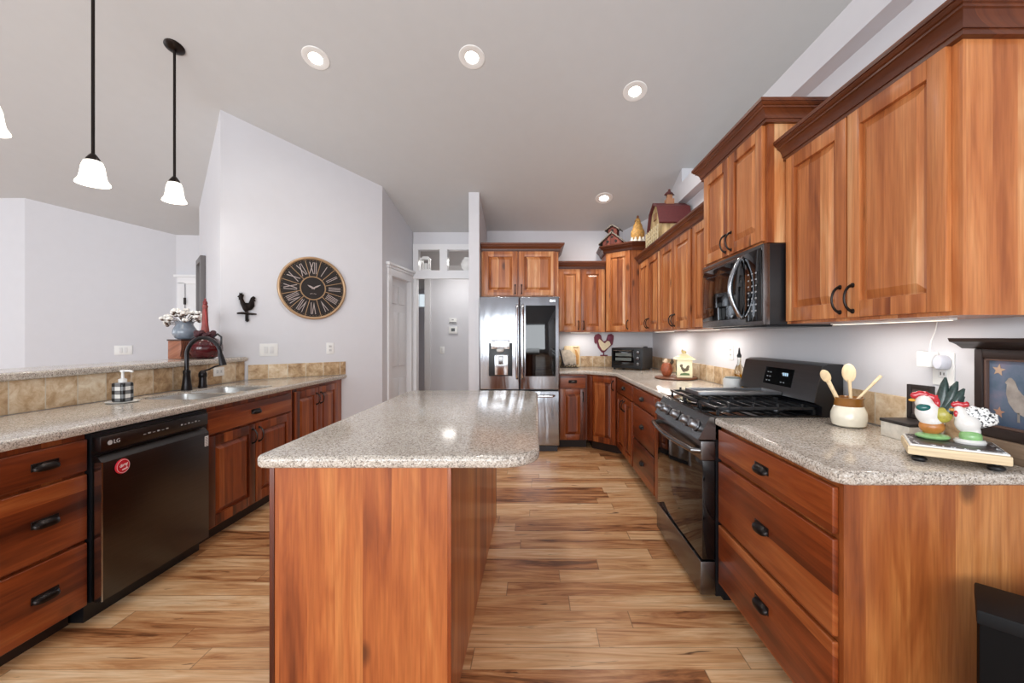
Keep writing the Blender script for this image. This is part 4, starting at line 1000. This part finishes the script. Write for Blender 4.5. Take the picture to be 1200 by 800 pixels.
t = thing('cutting_board', 'pale wooden cutting board leaning on the far wall beside the refrigerator', 'cutting board', (0.475, 5.535, 0.918)); t.rotation_euler = (R(-7), 0, 0)
bm = B(); prism(bm, rounded([(-0.105, 0.0), (0.105, 0.0), (0.105, 0.275), (-0.105, 0.275)], {0: .02, 1: .02, 2: .02, 3: .02}), 'xz', -0.035, -0.015, 0.003, 2); obj('board', bm, wUTIL, t)
bm = B(); prism(bm, [(0.02, 0.03), (0.085, 0.03), (0.09, 0.14), (0.06, 0.22), (0.035, 0.23), (0.05, 0.15)], 'xz', -0.0375, -0.034); obj('painted_motif', bm, paint('board_tan', (190, 138, 76), 0.7, var=0.2, scale=30), t)
bm = B(); bx(bm, 0.02, 0.085, -0.0375, -0.034, 0.245, 0.258); obj('top_mark', bm, paint('board_dark', (120, 92, 60), 0.7), t)
t = thing('decorative_plate', 'square painted plate leaning on a scrolled black iron easel before the cutting board', 'plate', (0.425, 5.42, 0.918), R(6)); 
bm = B(); prism(bm, rounded([(-0.075, 0.02), (0.095, 0.02), (0.095, 0.15), (0.02, 0.225), (-0.10, 0.225)], {0: .02, 1: .03, 2: .05, 3: .04, 4: .02}), 'xz', -0.03, -0.018, 0.004, 2)
bm.transform(Matrix.Rotation(R(-12), 4, 'X')); obj('plate_face', bm, paint('plate_paint', (188, 176, 160), 0.35, var=0.22, scale=22), t)
bm = B(); prism(bm, [(-0.125, 0.235), (-0.11, 0.235), (-0.06, 0.02), (-0.075, 0.02)], 'xz', -0.034, -0.012); bm.transform(Matrix.Rotation(R(-12), 4, 'X')); obj('dark_edge', bm, BLACK, t)
t = thing('iron_easel', 'scrolled black wrought iron plate easel on the counter right of the refrigerator', 'easel', (0.425, 5.40, 0.918), R(6))
bm = B()
for cx in (-0.07, 0.0, 0.07):
    tube(bm, [(cx + (0.008 + 0.0022 * i) * math.cos(i * 0.6), -0.03, 0.035 + (0.008 + 0.0022 * i) * math.sin(i * 0.6)) for i in range(12)], 0.004, 6)
tube(bm, [(-0.12, -0.03, 0.006), (0.12, -0.03, 0.006)], 0.005, 6); obj('scrolls', bm, BRONZE, t)
for s in (-1, 1):
    bm = B(); tube(bm, [(s * 0.11, -0.03, 0.005), (s * 0.105, 0.05, 0.005), (s * 0.06, 0.085, 0.09)], 0.0045, 6); obj('leg', bm, BRONZE, t)

# canister tray
t = tag(obj('wooden_tray', (lambda bm: (lathe(bm, [(0.0, 0.0), (0.185, 0.0), (0.195, 0.006), (0.195, 0.016), (0.185, 0.020), (0.0, 0.018)], (0, 0, 0), 40), bm)[1])(B()), wood('tray_wood', [(84, 48, 30), (116, 72, 48), (140, 94, 66)], 'x', 0.1, 0.6)), 'round brown wooden tray under the cream canister on the far counter', 'tray'); t.location = (1.33, 3.98, 0.917)
CREAM = paint('cream_enamel', (240, 232, 196), 0.35)
t = thing('canister', 'square cream canister with pitched lid and painted rooster on the round tray', 'canister', (1.385, 3.92, 0.9375), R(-14))
bm = B(); bx(bm, -0.068, 0.068, -0.068, 0.068, 0, 0.165, 0.006); obj('canister_body', bm, CREAM, t)
bm = B(); vs = [bm.verts.new(p) for p in ((-0.09, -0.09, 0.165), (0.09, -0.09, 0.165), (0.09, 0.09, 0.165), (-0.09, 0.09, 0.165), (-0.09, -0.09, 0.175), (0.09, -0.09, 0.175), (0.09, 0.09, 0.175), (-0.09, 0.09, 0.175), (-0.012, -0.012, 0.222), (0.012, -0.012, 0.222), (0.012, 0.012, 0.222), (-0.012, 0.012, 0.222))]
for f in ((3, 2, 1, 0), (0, 1, 5, 4), (1, 2, 6, 5), (2, 3, 7, 6), (3, 0, 4, 7), (4, 5, 9, 8), (5, 6, 10, 9), (6, 7, 11, 10), (7, 4, 8, 11), (8, 9, 10, 11)): bm.faces.new([vs[i] for i in f])
ld = obj('lid', bm, paint('lid_cream', (232, 226, 184), 0.4), t)
bm = B(); ell(bm, (0, 0, 0.233), (0.022, 0.014, 0.014), 12, 8); ell(bm, (-0.016, 0, 0.246), (0.009, 0.009, 0.011), 10, 6); obj('bird_knob', bm, paint('bird_knob', (196, 176, 120), 0.5), ld)
for rz, dx in ((0, 0), (-90, 0)):
    bm = B(); prism(bm, [(x * 0.42, z * 0.42 + 0.082) for x, z in ROO], 'xz', -0.0695, -0.067); bm.transform(Matrix.Rotation(R(rz), 4, 'Z')); obj('painted_rooster', bm, paint('painted_rooster', (96, 84, 62), 0.6, var=0.3, scale=80), t)
    bm = B(); prism(bm, [(-0.042, 0.022), (0.045, 0.022), (0.04, 0.04), (0.0, 0.046), (-0.035, 0.038)], 'xz', -0.0695, -0.067); bm.transform(Matrix.Rotation(R(rz), 4, 'Z')); obj('painted_grass', bm, paint('painted_green', (96, 122, 78), 0.6), t)
t = thing('rooster_jar', 'small rust red speckled rooster jar beside the cream canister', 'jar', (1.255, 4.02, 0.9375))
bm = B(); lathe(bm, [(0.028, 0), (0.045, 0.02), (0.058, 0.06), (0.05, 0.10), (0.036, 0.125), (0.0, 0.13)], (0, 0, 0), 20); obj('jar_body', bm, paint('rust_glaze', (158, 84, 54), 0.4, var=0.35, scale=60), t)
bm = B(); ell(bm, (-0.01, 0, 0.142), (0.022, 0.018, 0.026), 12, 8); ell(bm, (-0.034, 0, 0.142), (0.008, 0.005, 0.005), 8, 5); obj('head', bm, paint('pale_face', (226, 200, 170), 0.5), t)
bm = B(); tube(bm, [(0.035, 0, 0.11), (0.055, 0, 0.14), (0.05, 0, 0.165)], [0.014, 0.016, 0.006], 8); obj('tail', bm, paint('dark_tail', (72, 60, 40), 0.6), t)

t = thing('wax_warmer', 'white ribbed jar with lid on the counter just behind the range', 'jar', (1.375, 2.93, 0.917))
bm = B(); lathe(bm, [(0.055, 0), (0.06, 0.006), (0.06, 0.10), (0.055, 0.108), (0, 0.108)], (0, 0, 0), 40)
for v in bm.verts:
    if 0.004 < v.co.z < 0.102:
        a = math.atan2(v.co.y, v.co.x); r = 1 + 0.02 * math.cos(20 * a); v.co.x *= r; v.co.y *= r
obj('jar_body', bm, WHITE, t)
bm = B(); lathe(bm, [(0.05, 0.108), (0.05, 0.116), (0, 0.118)], (0, 0, 0), 28); obj('lid', bm, paint('grey_lid', (130, 140, 136), 0.4), t)
bpy.data.objects['wax_warmer'].name = 'ribbed_jar'
t = thing('oil_bottle', 'clear oil bottle with dark pourer behind the white ribbed jar', 'bottle', (1.485, 3.06, 0.917))
bm = B(); lathe(bm, [(0.03, 0), (0.033, 0.005), (0.033, 0.15), (0.026, 0.175), (0.013, 0.20), (0.012, 0.25), (0, 0.25)], (0, 0, 0), 20); obj('bottle_glass', bm, GLASS, t)
bm = B(); lathe(bm, [(0.028, 0.004), (0.0295, 0.01), (0.0295, 0.125), (0, 0.125)], (0, 0, 0), 20); obj('oil', bm, simple_glass('oil_yellow', (226, 178, 50), 0.0, 1.2), t)
bm = B(); lathe(bm, [(0.014, 0.245), (0.016, 0.26), (0.009, 0.275), (0.006, 0.30), (0.004, 0.315), (0, 0.316)], (0, 0, 0), 12); obj('pourer', bm, BLACK, t)
t = thing('wooden_box', 'small reddish wooden box tucked behind the range back', 'box', (1.485, 2.885, 0.917))
bm = B(); bx(bm, -0.035, 0.035, -0.035, 0.035, 0, 0.10, 0.004); obj('box_body', bm, wood('box_red', [(110, 50, 34), (142, 72, 50)], 'z', 0.05, 0.5), t)
bm = B(); bx(bm, -0.038, 0.038, -0.038, 0.038, 0.10, 0.112, 0.004); obj('box_lid', bm, wood('box_red2', [(96, 44, 30), (124, 62, 44)], 'x', 0.05, 0.5), t)
switch_plate('white wall outlet left of the range above the canister', (1.55, 3.32, 1.19), R(-90))

# ------------------------------------------------------------------ near right counter
t = thing('utensil_crock', 'cream stoneware crock with brown glazed rim holding wooden utensils', 'crock', (1.385, 1.855, 0.917))
bm = B(); lathe(bm, [(0.05, 0), (0.062, 0.008), (0.068, 0.035), (0.067, 0.06), (0.056, 0.088), (0.053, 0.092)], (0, 0, 0), 32)
for f in list(bm.faces):
    if len(f.verts) > 8 and f.calc_center_median().z > 0.05: bm.faces.remove(f)
obj('crock_body', bm, paint('cream_glaze', (232, 226, 208), 0.2, coat=0.5), t)
bm = B(); lathe(bm, [(0.0535, 0.090), (0.056, 0.096), (0.054, 0.118), (0.058, 0.128), (0.052, 0.129), (0.047, 0.118), (0.047, 0.06), (0.0, 0.055)], (0, 0, 0), 32); obj('glazed_rim', bm, paint('brown_glaze', (142, 92, 36), 0.2, var=0.2, coat=0.5), t)
cx, cy, cz = 1.385, 1.855, 0.917
def spoon(name, label, base, tip, head=0.03, flat=True, r=0.0065):
    d = Vector(tip) - Vector(base); L = d.length; d.normalize()
    bm = B(); tube(bm, [d * (L * s) for s in (0, 0.3, 0.7, 1.0)], [r * 0.9, r, r, r * 1.15], 10)
    t = thing(name, label, 'utensil', base)
    obj('handle', bm, wUTIL, t)
    if head:
        bm = B(); vw = Vector((-0.55, -0.83, 0.1)); xx_ = (vw - d * vw.dot(d)).normalized(); yy_ = d.cross(xx_); rot = Matrix((xx_, yy_, d)).transposed(); ell(bm, d * (L + head * 1.2), (head * 0.26, head, head * 1.6), 18, 12, rot)
        obj('bowl', bm, wUTIL, t)
    return t
spoon('wooden_spoon', 'upright wooden spoon with the broad round bowl in the crock', (cx + 0.006, cy - 0.01, cz + 0.06), (cx - 0.006, cy - 0.012, cz + 0.205), 0.026)
spoon('wooden_spoon', 'wooden spoon tilted left toward the range in the crock', (cx - 0.015, cy + 0.005, cz + 0.06), (cx - 0.085, cy + 0.01, cz + 0.20), 0.019, r=0.0085)
spoon('wooden_stick', 'thin wooden handle leaning right out of the crock', (cx - 0.01, cy + 0.01, cz + 0.06), (cx + 0.118, cy - 0.03, cz + 0.225), 0, r=0.006)

# footed wooden riser
t = thing('footed_riser', 'pale wooden serving riser with dark top on round black feet', 'serving riser', (1.335, 1.347, 0.917), R(-36))
bm = B(); bx(bm, -0.115, 0.115, -0.095, 0.088, 0.020, 0.048, 0.006, 2); obj('wood_base', bm, wLITE, t)
bm = B(); bx(bm, -0.110, 0.110, -0.090, 0.083, 0.048, 0.0535, 0.002); obj('white_border', bm, WHITE, t)
def slate_mat():
    k = NT('painted_slate'); x, y, z, v = k.obj()
    n = k.noise(v, 70, 4, 0.7); e = k.math('MAXIMUM', k.math('ABSOLUTE', k.math('DIVIDE', x, 0.105)), k.math('ABSOLUTE', k.math('DIVIDE', y, 0.09)))
    brd = k.math('MULTIPLY', k.math('GREATER_THAN', n, 0.55), k.math('GREATER_THAN', e, 0.84))
    col = k.mix(brd, k.ramp(k.noise(v, 20, 3), [(0.3, s2l(46, 40, 40)), (0.7, s2l(84, 72, 68))]), s2l(214, 216, 220))
    return k.fin(col, 0.35)
bm = B(); bx(bm, -0.104, 0.104, -0.084, 0.077, 0.0535, 0.0565, 0.001); obj('dark_top', bm, slate_mat(), t)
for sx in (-1, 1):
    for sy in (-1, 1):
        bm = B(); lathe(bm, [(0.008, 0.024), (0.010, 0.016), (0.019, 0.011), (0.021, 0.005), (0.016, 0.0), (0, 0)], (sx * 0.085, sy * 0.070, 0), 16); obj('foot', bm, BLACK, t)
RZ = 0.9735
def riser_pt(u, v):
    c, s = math.cos(R(-36)), math.sin(R(-36)); return (1.335 + u * c - v * s, 1.347 + u * s + v * c)
GRN = paint('grass_glaze', (146, 196, 128), 0.3, var=0.2, scale=40, coat=0.4)
CER = paint('white_ceramic', (238, 236, 232), 0.15, coat=0.5)
REDC = paint('red_glaze', (190, 36, 48), 0.2, coat=0.5)
# big rooster, head turned left, tall dark tail
x, y = riser_pt(-0.040, 0.030)
t = thing('rooster_figurine', 'larger ceramic rooster with green shoulder and tall dark tail on the riser', 'figurine', (x, y, RZ), R(-30))
bm = B(); ell(bm, (-0.012, 0, 0.085), (0.034, 0.031, 0.040)); ell(bm, (-0.022, 0, 0.118), (0.024, 0.022, 0.026)); ell(bm, (-0.004, 0, 0.06), (0.03, 0.028, 0.025)); remesh(obj('body', bm, CER, t), 0.004)
bm = B(); ell(bm, (-0.026, -0.018, 0.103), (0.021, 0.014, 0.013)); remesh(obj('green_shoulder', bm, paint('teal_glaze', (20, 98, 96), 0.2, coat=0.5), t), 0.003)
bm = B()
for i in range(5): ell(bm, (-0.046 + i * 0.014, 0, 0.140 + 0.006 * math.sin(i * 1.2)), (0.012, 0.008, 0.012), 10, 8)
ell(bm, (0.010, -0.006, 0.118), (0.010, 0.010, 0.018), 10, 8); remesh(obj('comb', bm, REDC, t), 0.003)
bm = B(); ell(bm, (-0.052, -0.002, 0.124), (0.010, 0.005, 0.005), 8, 6); obj('beak', bm, paint('beak_orange', (226, 168, 60), 0.3), t)
bm = B()
for i, (a, L) in enumerate(((62, 0.12), (72, 0.135), (84, 0.14), (52, 0.10))):
    p0 = Vector((0.018, 0.006 * (i - 1.5), 0.065)); dd = Vector((math.cos(R(a)), 0, math.sin(R(a))))
    tube(bm, [p0 + dd * L * s for s in (0, 0.3, 0.6, 0.85, 1.0)], [0.016, 0.018, 0.016, 0.010, 0.003], 10)
obj('tail', bm, paint('dark_tail_glaze', (42, 62, 58), 0.3, var=0.5, scale=90, coat=0.3), t)
bm = B(); ell(bm, (0.022, -0.014, 0.082), (0.024, 0.016, 0.026)); remesh(obj('wing', bm, paint('olive_wing', (176, 168, 74), 0.3, var=0.3, scale=50, coat=0.3), t), 0.003)
bm = B(); ell(bm, (-0.002, 0, 0.040), (0.034, 0.028, 0.026)); tube(bm, [(-0.01, 0, 0.03), (-0.006, 0, 0.0)], 0.014, 10); remesh(obj('legs', bm, paint('amber_glaze', (196, 128, 62), 0.3, var=0.2, scale=30, coat=0.3), t), 0.004)
bm = B(); ell(bm, (0.0, 0, 0.008), (0.045, 0.038, 0.012))
for v in bm.verts: v.co.z = max(0.0, v.co.z)
obj('grass_base', bm, GRN, t)
# white rooster
x, y = riser_pt(0.045, 0.012)
t = thing('rooster_figurine', 'smaller white ceramic rooster with black flecked fan tail on the riser', 'figurine', (x, y, RZ), R(-30))
bm = B(); ell(bm, (-0.006, 0, 0.062), (0.032, 0.026, 0.032)); ell(bm, (-0.022, 0, 0.088), (0.018, 0.017, 0.024)); ell(bm, (-0.026, 0, 0.104), (0.014, 0.013, 0.014)); ell(bm, (0.004, 0, 0.038), (0.022, 0.020, 0.022)); remesh(obj('body', bm, CER, t), 0.004)
bm = B()
for i in range(4): ell(bm, (-0.038 + i * 0.010, 0, 0.120 + 0.003 * (i % 2)), (0.008, 0.006, 0.010), 10, 8)
ell(bm, (-0.034, -0.008, 0.092), (0.008, 0.006, 0.012), 10, 8); remesh(obj('comb', bm, REDC, t), 0.003)
bm = B(); ell(bm, (-0.041, 0, 0.103), (0.009, 0.005, 0.005), 8, 6); obj('beak', bm, paint('beak_ochre', (216, 150, 70), 0.3), t)
def fleck():
    k = NT('flecked_white'); _, _, _, v = k.obj()
    n = k.noise(v, 150, 2, 0.6); return k.fin(k.ramp(n, [(0.52, s2l(240, 240, 238)), (0.58, s2l(46, 46, 50))], 'LINEAR'), 0.2)
bm = B()
for i in range(7):
    a = R(20 + i * 15); p0 = Vector((0.010, 0, 0.058)); L = 0.058 + 0.006 * (i % 2)
    dd = Vector((math.cos(a), 0, math.sin(a))); tube(bm, [p0 + dd * L * s for s in (0, 0.4, 0.8, 1.0)], [0.012, 0.013, 0.012, 0.006], 10)
remesh(obj('fan_tail', bm, fleck(), t), 0.003)
bm = B(); ell(bm, (0.0, -0.004, 0.022), (0.028, 0.024, 0.024)); remesh(obj('leaves', bm, GRN, t), 0.004)
bm = B(); lathe(bm, [(0.037, 0), (0.039, 0.006), (0.034, 0.014), (0, 0.016)], (0, 0, 0), 24, sy=0.8); obj('round_base', bm, CER, t)

# white box with dark lid, small dark photo frame on it
t = thing('keepsake_box', 'low white box with dark slatted lid behind the rooster riser', 'box', (1.455, 1.635, 0.9165), R(-90))
bm = B(); bx(bm, -0.055, 0.075, -0.065, 0.065, 0, 0.058, 0.003); obj('box_body', bm, paint('aged_white', (222, 216, 204), 0.6, var=0.12, scale=40), t)
bm = B(); bx(bm, -0.058, 0.078, -0.068, 0.068, 0.058, 0.070, 0.003)
obj('box_lid', bm, paint('lid_black', (44, 38, 36), 0.5), t)
t = thing('photo_frame', 'small dark photo frame standing on the white box near the outlet', 'picture frame', (1.500, 1.640, 0.9875), R(-78)); 
bm = B()
for x0, x1, z0, z1 in ((-0.046, -0.030, 0, 0.135), (0.030, 0.046, 0, 0.135), (-0.03, 0.03, 0.117, 0.135), (-0.03, 0.03, 0, 0.018)): bx(bm, x0, x1, 0.0, 0.014, z0, z1, 0.002)
obj('frame', bm, paint('frame_black', (36, 28, 26), 0.4), t)
bm = B(); bx(bm, -0.031, 0.031, 0.006, 0.012, 0.015, 0.12); obj('photo', bm, paint('photo_brown', (96, 84, 80), 0.25, var=0.3, scale=20), t)
t['label'] = 'small dark photo frame standing on the white box near the outlet'

# framed rooster picture on the right wall, its crown-like shelf top
t = thing('framed_picture', 'dark framed rooster and stars picture with a ledge top at the right edge', 'picture', (1.492, 1.428, 0.981), R(-90))
FR = paint('frame_espresso', (40, 28, 25), 0.35)
WD, HT = 0.46, 0.29
bm = B()
for x0, x1, z0, z1 in ((0, 0.026, 0, HT), (WD - 0.026, WD, 0, HT), (0.026, WD - 0.026, HT - 0.03, HT), (0.026, WD - 0.026, 0, 0.034)): bx(bm, x0, x1, 0.0, 0.04, z0, z1, 0.004)
fr = obj('frame', bm, FR, t)
bm = B()
for x0, x1, z0, z1 in ((0.026, 0.033, 0.034, HT - 0.03), (WD - 0.033, WD - 0.026, 0.034, HT - 0.03), (0.026, WD - 0.026, HT - 0.038, HT - 0.03), (0.026, WD - 0.026, 0.034, 0.042)): bx(bm, x0, x1, 0.006, 0.02, z0, z1, 0.002)
obj('inner_lip', bm, paint('lip_brown', (92, 70, 62), 0.35), fr)
bm = B(); prism(bm, [(0.04, 0.0), (0.0, 0.0), (-0.02, 0.014), (-0.045, 0.024), (-0.05, 0.036), (0.04, 0.036)], 'yz', -0.04, WD + 0.04)
for v in bm.verts: v.co.z += HT
obj('ledge_top', bm, FR, fr)
def sky_art():
    k = NT('picture_paint'); x, y, z, v = k.obj()
    n = k.noise(v, 9, 4, 0.6); col = k.ramp(n, [(0.3, s2l(70, 92, 110)), (0.5, s2l(98, 110, 130)), (0.7, s2l(132, 120, 136))])
    zz = k.math('MULTIPLY', k.math('SUBTRACT', 0.10, z), 14.0)
    col = k.mix(k.ramp(zz, [(0.0, (0, 0, 0, 1)), (1.0, (1, 1, 1, 1))]), col, s2l(44, 66, 92))
    return k.fin(col, 0.3)
bm = B(); bx(bm, 0.028, WD - 0.028, 0.018, 0.03, 0.036, HT - 0.032); art = obj('painting', bm, sky_art(), t)
def star(cx, cz, r): return [(cx + (r if i % 2 == 0 else r * 0.42) * math.sin(R(36 * i + 8)), cz + (r if i % 2 == 0 else r * 0.42) * math.cos(R(36 * i + 8))) for i in range(10)]
bm = B(); prism(bm, star(0.062, 0.222, 0.020), 'xz', 0.0165, 0.0185); obj('painted_star', bm, paint('star_tan', (178, 150, 128), 0.5), art)
bm = B(); prism(bm, star(0.062, 0.085, 0.018), 'xz', 0.0165, 0.0185); obj('painted_star', bm, paint('star_rust', (176, 134, 112), 0.5), art)
bm = B(); prism(bm, [(0.080 + (x_ - 0.112) * 0.85, z_) for x_, z_ in [(0.118, 0.19), (0.112, 0.183), (0.119, 0.178), (0.116, 0.15), (0.124, 0.12), (0.145, 0.094), (0.175, 0.082), (0.205, 0.09), (0.225, 0.11), (0.25, 0.13), (0.262, 0.175), (0.245, 0.20), (0.225, 0.19), (0.205, 0.15), (0.175, 0.145), (0.155, 0.165), (0.145, 0.19), (0.132, 0.20), (0.124, 0.198)]], 'xz', 0.0165, 0.0185); obj('painted_rooster', bm, paint('rooster_beige', (150, 142, 136), 0.5, var=0.25, scale=30), art)
bm = B()
for xx in (0.115, 0.143): bx(bm, xx, xx + 0.006, 0.0165, 0.0185, 0.062, 0.092)
obj('painted_legs', bm, paint('leg_beige', (132, 126, 120), 0.5), art)
t = tag(obj('weathered_board', (lambda bm: (bx(bm, -0.008, 0.052, -0.042, 0.15, 0, 0.064, 0.004), bm)[1])(B()), wGREY), 'weathered grey brown board lying under the framed rooster picture', 'board'); t.location = (1.482, 1.20 + 0.07, 0.9165)

# outlet with adapters
t = switch_plate('white wall outlet with two plug-in adapters under the near wall cabinet', (1.55, 1.59, 1.19), R(-90), 0.085, 0.125)
t2 = thing('night_light', 'white ribbed plug-in adapter with a cord rising from it', 'adapter', (1.541, 1.615, 1.225), R(-90))
bm = B(); bx(bm, -0.035, 0.015, -0.045, 0.0, -0.03, 0.03, 0.006); obj('adapter_body', bm, WHITE, t2)
bm = B(); tube(bm, [(-0.005, -0.02, 0.028), (-0.006, -0.012, 0.07), (-0.004, 0.002, 0.11), (0.004, 0.002, 0.145)], 0.0022, 6); obj('cord', bm, WHITE, t2)
t3 = thing('plug_adapter', 'rounded grey plug beside the white adapter on the near outlet', 'adapter', (1.541, 1.575, 1.215), R(-90))
bm = B(); lathe(bm, [(0.022, 0), (0.022, 0.028), (0.018, 0.034), (0, 0.035)], (0, 0, 0.0), 20, 'y', sy=1.25); obj('plug_body', bm, paint('plug_grey', (196, 198, 208), 0.4), t3)

# ------------------------------------------------------------------ things on top of the wall cabinets
CT = 1.375 + 0.985 + 0.078
t = thing('birdhouse', 'weathered red birdhouse with two tin roofs on the corner wall cabinet', 'birdhouse', (0.975, 5.25, CT), R(-28))
RW = wood('barn_red', [(74, 34, 28), (104, 50, 40), (128, 70, 56)], 'z', 0.03, 0.8, knots=False, coat=0)
TIN = paint('weathered_tin', (92, 84, 74), 0.6, var=0.3, scale=30)
bm = B(); prism(bm, [(-0.12, 0), (0.12, 0), (0.12, 0.06), (0, 0.165), (-0.12, 0.06)], 'xz', -0.07, 0.07); obj('lower_house', bm, RW, t)
bm = B()
for s in (-1, 1): prism(bm, [(s * 0.17, 0.025), (s * 0.165, 0.045), (0, 0.185), (0, 0.165)], 'xz', -0.09, 0.09)
obj('lower_roof', bm, TIN, t)
bm = B(); prism(bm, [(-0.055, 0.12), (0.055, 0.12), (0.055, 0.215), (0, 0.255), (-0.055, 0.215)], 'xz', -0.05, 0.05); obj('upper_house', bm, RW, t)
bm = B()
for s in (-1, 1): prism(bm, [(s * 0.095, 0.195), (s * 0.092, 0.212), (0, 0.275), (0, 0.256)], 'xz', -0.075, 0.075)
obj('upper_roof', bm, TIN, t)
bm = B()
for xx, zz, rr in ((-0.055, 0.06, 0.017), (0.05, 0.06, 0.017), (0, 0.115, 0.015)): lathe(bm, [(rr, 0), (rr, 0.003), (0, 0.003)], (xx, -0.0700, zz), 14, 'y')
lathe(bm, [(0.014, 0), (0.014, 0.003), (0, 0.003)], (0, -0.0500, 0.20), 14, 'y'); obj('entry_holes', bm, paint('hole_dark', (20, 14, 12), 0.9), t)
t = thing('tin_house', 'small grey tin roofed birdhouse on the low cabinet beside the corner cabinet', 'birdhouse', (0.80, 5.45, 2.255))
bpy.data.objects.remove(t)
t = thing('hen_figurine', 'golden speckled hen figurine with white chicks between birdhouse and barn', 'figurine', (1.235, 5.08, CT), R(-10))
HEN = paint('golden_feather', (188, 142, 74), 0.6, var=0.4, scale=45)
bm = B(); ell(bm, (0, 0, 0.12), (0.085, 0.07, 0.095)); ell(bm, (0.0, 0, 0.20), (0.058, 0.05, 0.07)); ell(bm, (0, 0, 0.27), (0.034, 0.032, 0.05)); remesh(obj('body', bm, HEN, t), 0.008)
bm = B(); ell(bm, (0, 0, 0.325), (0.014, 0.024, 0.022), 10, 8); obj('comb', bm, paint('brown_comb', (128, 78, 48), 0.6), t)
bm = B(); ell(bm, (-0.028, -0.02, 0.275), (0.014, 0.006, 0.006), 8, 6); obj('beak', bm, paint('hen_beak', (150, 104, 52), 0.5), t)
for i in range(4):
    bm = B(); a = R(-150 + i * 38); c = Vector((0.078 * math.cos(a), 0.066 * math.sin(a), 0.0)); ell(bm, c + Vector((0, 0, 0.028)), (0.026, 0.022, 0.028), 12, 8); ell(bm, c + Vector((0, -0.004, 0.062)), (0.016, 0.015, 0.016), 10, 8); remesh(obj('chick', bm, paint('chick_white', (230, 222, 206), 0.6), t), 0.005)
bm = B(); lathe(bm, [(0.09, 0), (0.09, 0.008), (0, 0.010)], (0, 0, 0), 20); obj('nest', bm, paint('nest_straw', (150, 116, 66), 0.8, var=0.3, scale=60), t)

BT = 1.375 + 0.805 + 0.078
t = thing('toy_barn', 'wooden model barn with maroon gambrel roof on the right wall cabinets', 'model barn', (1.20, 4.27, BT), R(0))
# local x = ridge direction (towards the wall), y = gable width
gam = [(-0.21, 0.0), (0.21, 0.0), (0.21, 0.17), (0.135, 0.33), (0, 0.40), (-0.135, 0.33), (-0.21, 0.17)]
bm = B(); prism(bm, gam, 'yz', 0.02, 0.29); obj('barn_walls', bm, wood('barn_cream', [(168, 142, 98), (196, 172, 126), (214, 194, 150)], 'z', 0.03, 0.8, knots=False, coat=0), t)
rp = [(-0.235, 0.165), (-0.15, 0.345), (0, 0.418), (0.15, 0.345), (0.235, 0.165)]
bm = B()
for (a, b), (c, d) in zip(rp, rp[1:]): prism(bm, [(a, b), (c, d), (c * 0.95, d - 0.02), (a * 0.95, b - 0.012)], 'yz', -0.01, 0.315)
obj('gambrel_roof', bm, paint('maroon_shingle', (92, 36, 38), 0.6, var=0.2, scale=60), t)
bm = B(); bx(bm, 0.12, 0.20, -0.04, 0.04, 0.40, 0.455, 0.004); bx(bm, 0.135, 0.185, -0.025, 0.025, 0.455, 0.505, 0.003); cu_ = obj('cupola', bm, paint('cupola_tan', (168, 120, 88), 0.7), t)
bm = B(); lathe(bm, [(0.055, 0.50), (0.035, 0.525), (0.012, 0.54), (0.014, 0.555), (0, 0.565)], (0.16, 0, 0), 4); obj('cupola_roof', bm, paint('cupola_maroon', (84, 36, 34), 0.6), cu_)
bm = B()
for z in (0.04, 0.08, 0.12): bx(bm, -0.02, -0.008, -0.21, 0.21, z, z + 0.014)
for k in range(7): bx(bm, -0.026, -0.014, -0.21 + k * 0.068, -0.196 + k * 0.068, 0, 0.15)
obj('fence', bm, paint('fence_cream', (206, 190, 152), 0.7), t)
bm = B(); bx(bm, 0.008, 0.022, -0.06, 0.06, 0.0, 0.15); bx(bm, 0.008, 0.022, -0.04, 0.04, 0.24, 0.31); obj('barn_door', bm, paint('barn_door', (140, 100, 66), 0.7), t)
bm = B(); bx(bm, -0.012, 0.29, -0.225, 0.225, 0.0, 0.004); obj('yard', bm, paint('yard_tan', (150, 120, 84), 0.8), t)

# black box against the near end panel
t = thing('black_stool', 'black cube with recessed rim on the floor against the near cabinet end', 'stool', (1.13, 1.075, 0), R(-45))
bpy.data.objects['black_stool'].name = 'black_cube_stool'
bm = B(); bx(bm, 0.005, 0.38, 0.005, 0.17, 0.0, 0.575, 0.004); obj('cube_body', bm, paint('espresso_black', (12, 10, 10), 0.7, spec=0.12), t)
bm = B(); bx(bm, 0.0, 0.385, 0.0, 0.175, 0.575, 0.612, 0.006); obj('top_rim', bm, paint('rim_black', (14, 16, 19), 0.6, spec=0.25), t)

# repeats share a group
GROUPS = {'wall_cabinet': 'cherry wall cabinets', 'corner_wall_cabinet': 'cherry wall cabinets', 'refrigerator_cabinet': 'cherry wall cabinets',
          'base_cabinet': 'cherry base cabinets', 'drawer_cabinet': 'cherry base cabinets', 'sink_cabinet': 'cherry base cabinets', 'corner_cabinet': 'cherry base cabinets',
          'wooden_spoon': 'wooden utensils in the crock', 'wooden_stick': 'wooden utensils in the crock', 'under_cabinet_light': 'under-cabinet lights',
          'rooster_figurine': 'ceramic roosters on the riser', 'backsplash': 'travertine backsplashes', 'wall_outlet': 'white wall outlets', 'light_switch': 'white light switches',
          'countertop': 'quartz countertops'}
for o in SC.objects:
    g = GROUPS.get(o.name.split('.')[0])
    if g and o.parent is None and 'category' in o.keys() and 'group' not in o.keys(): o['group'] = g
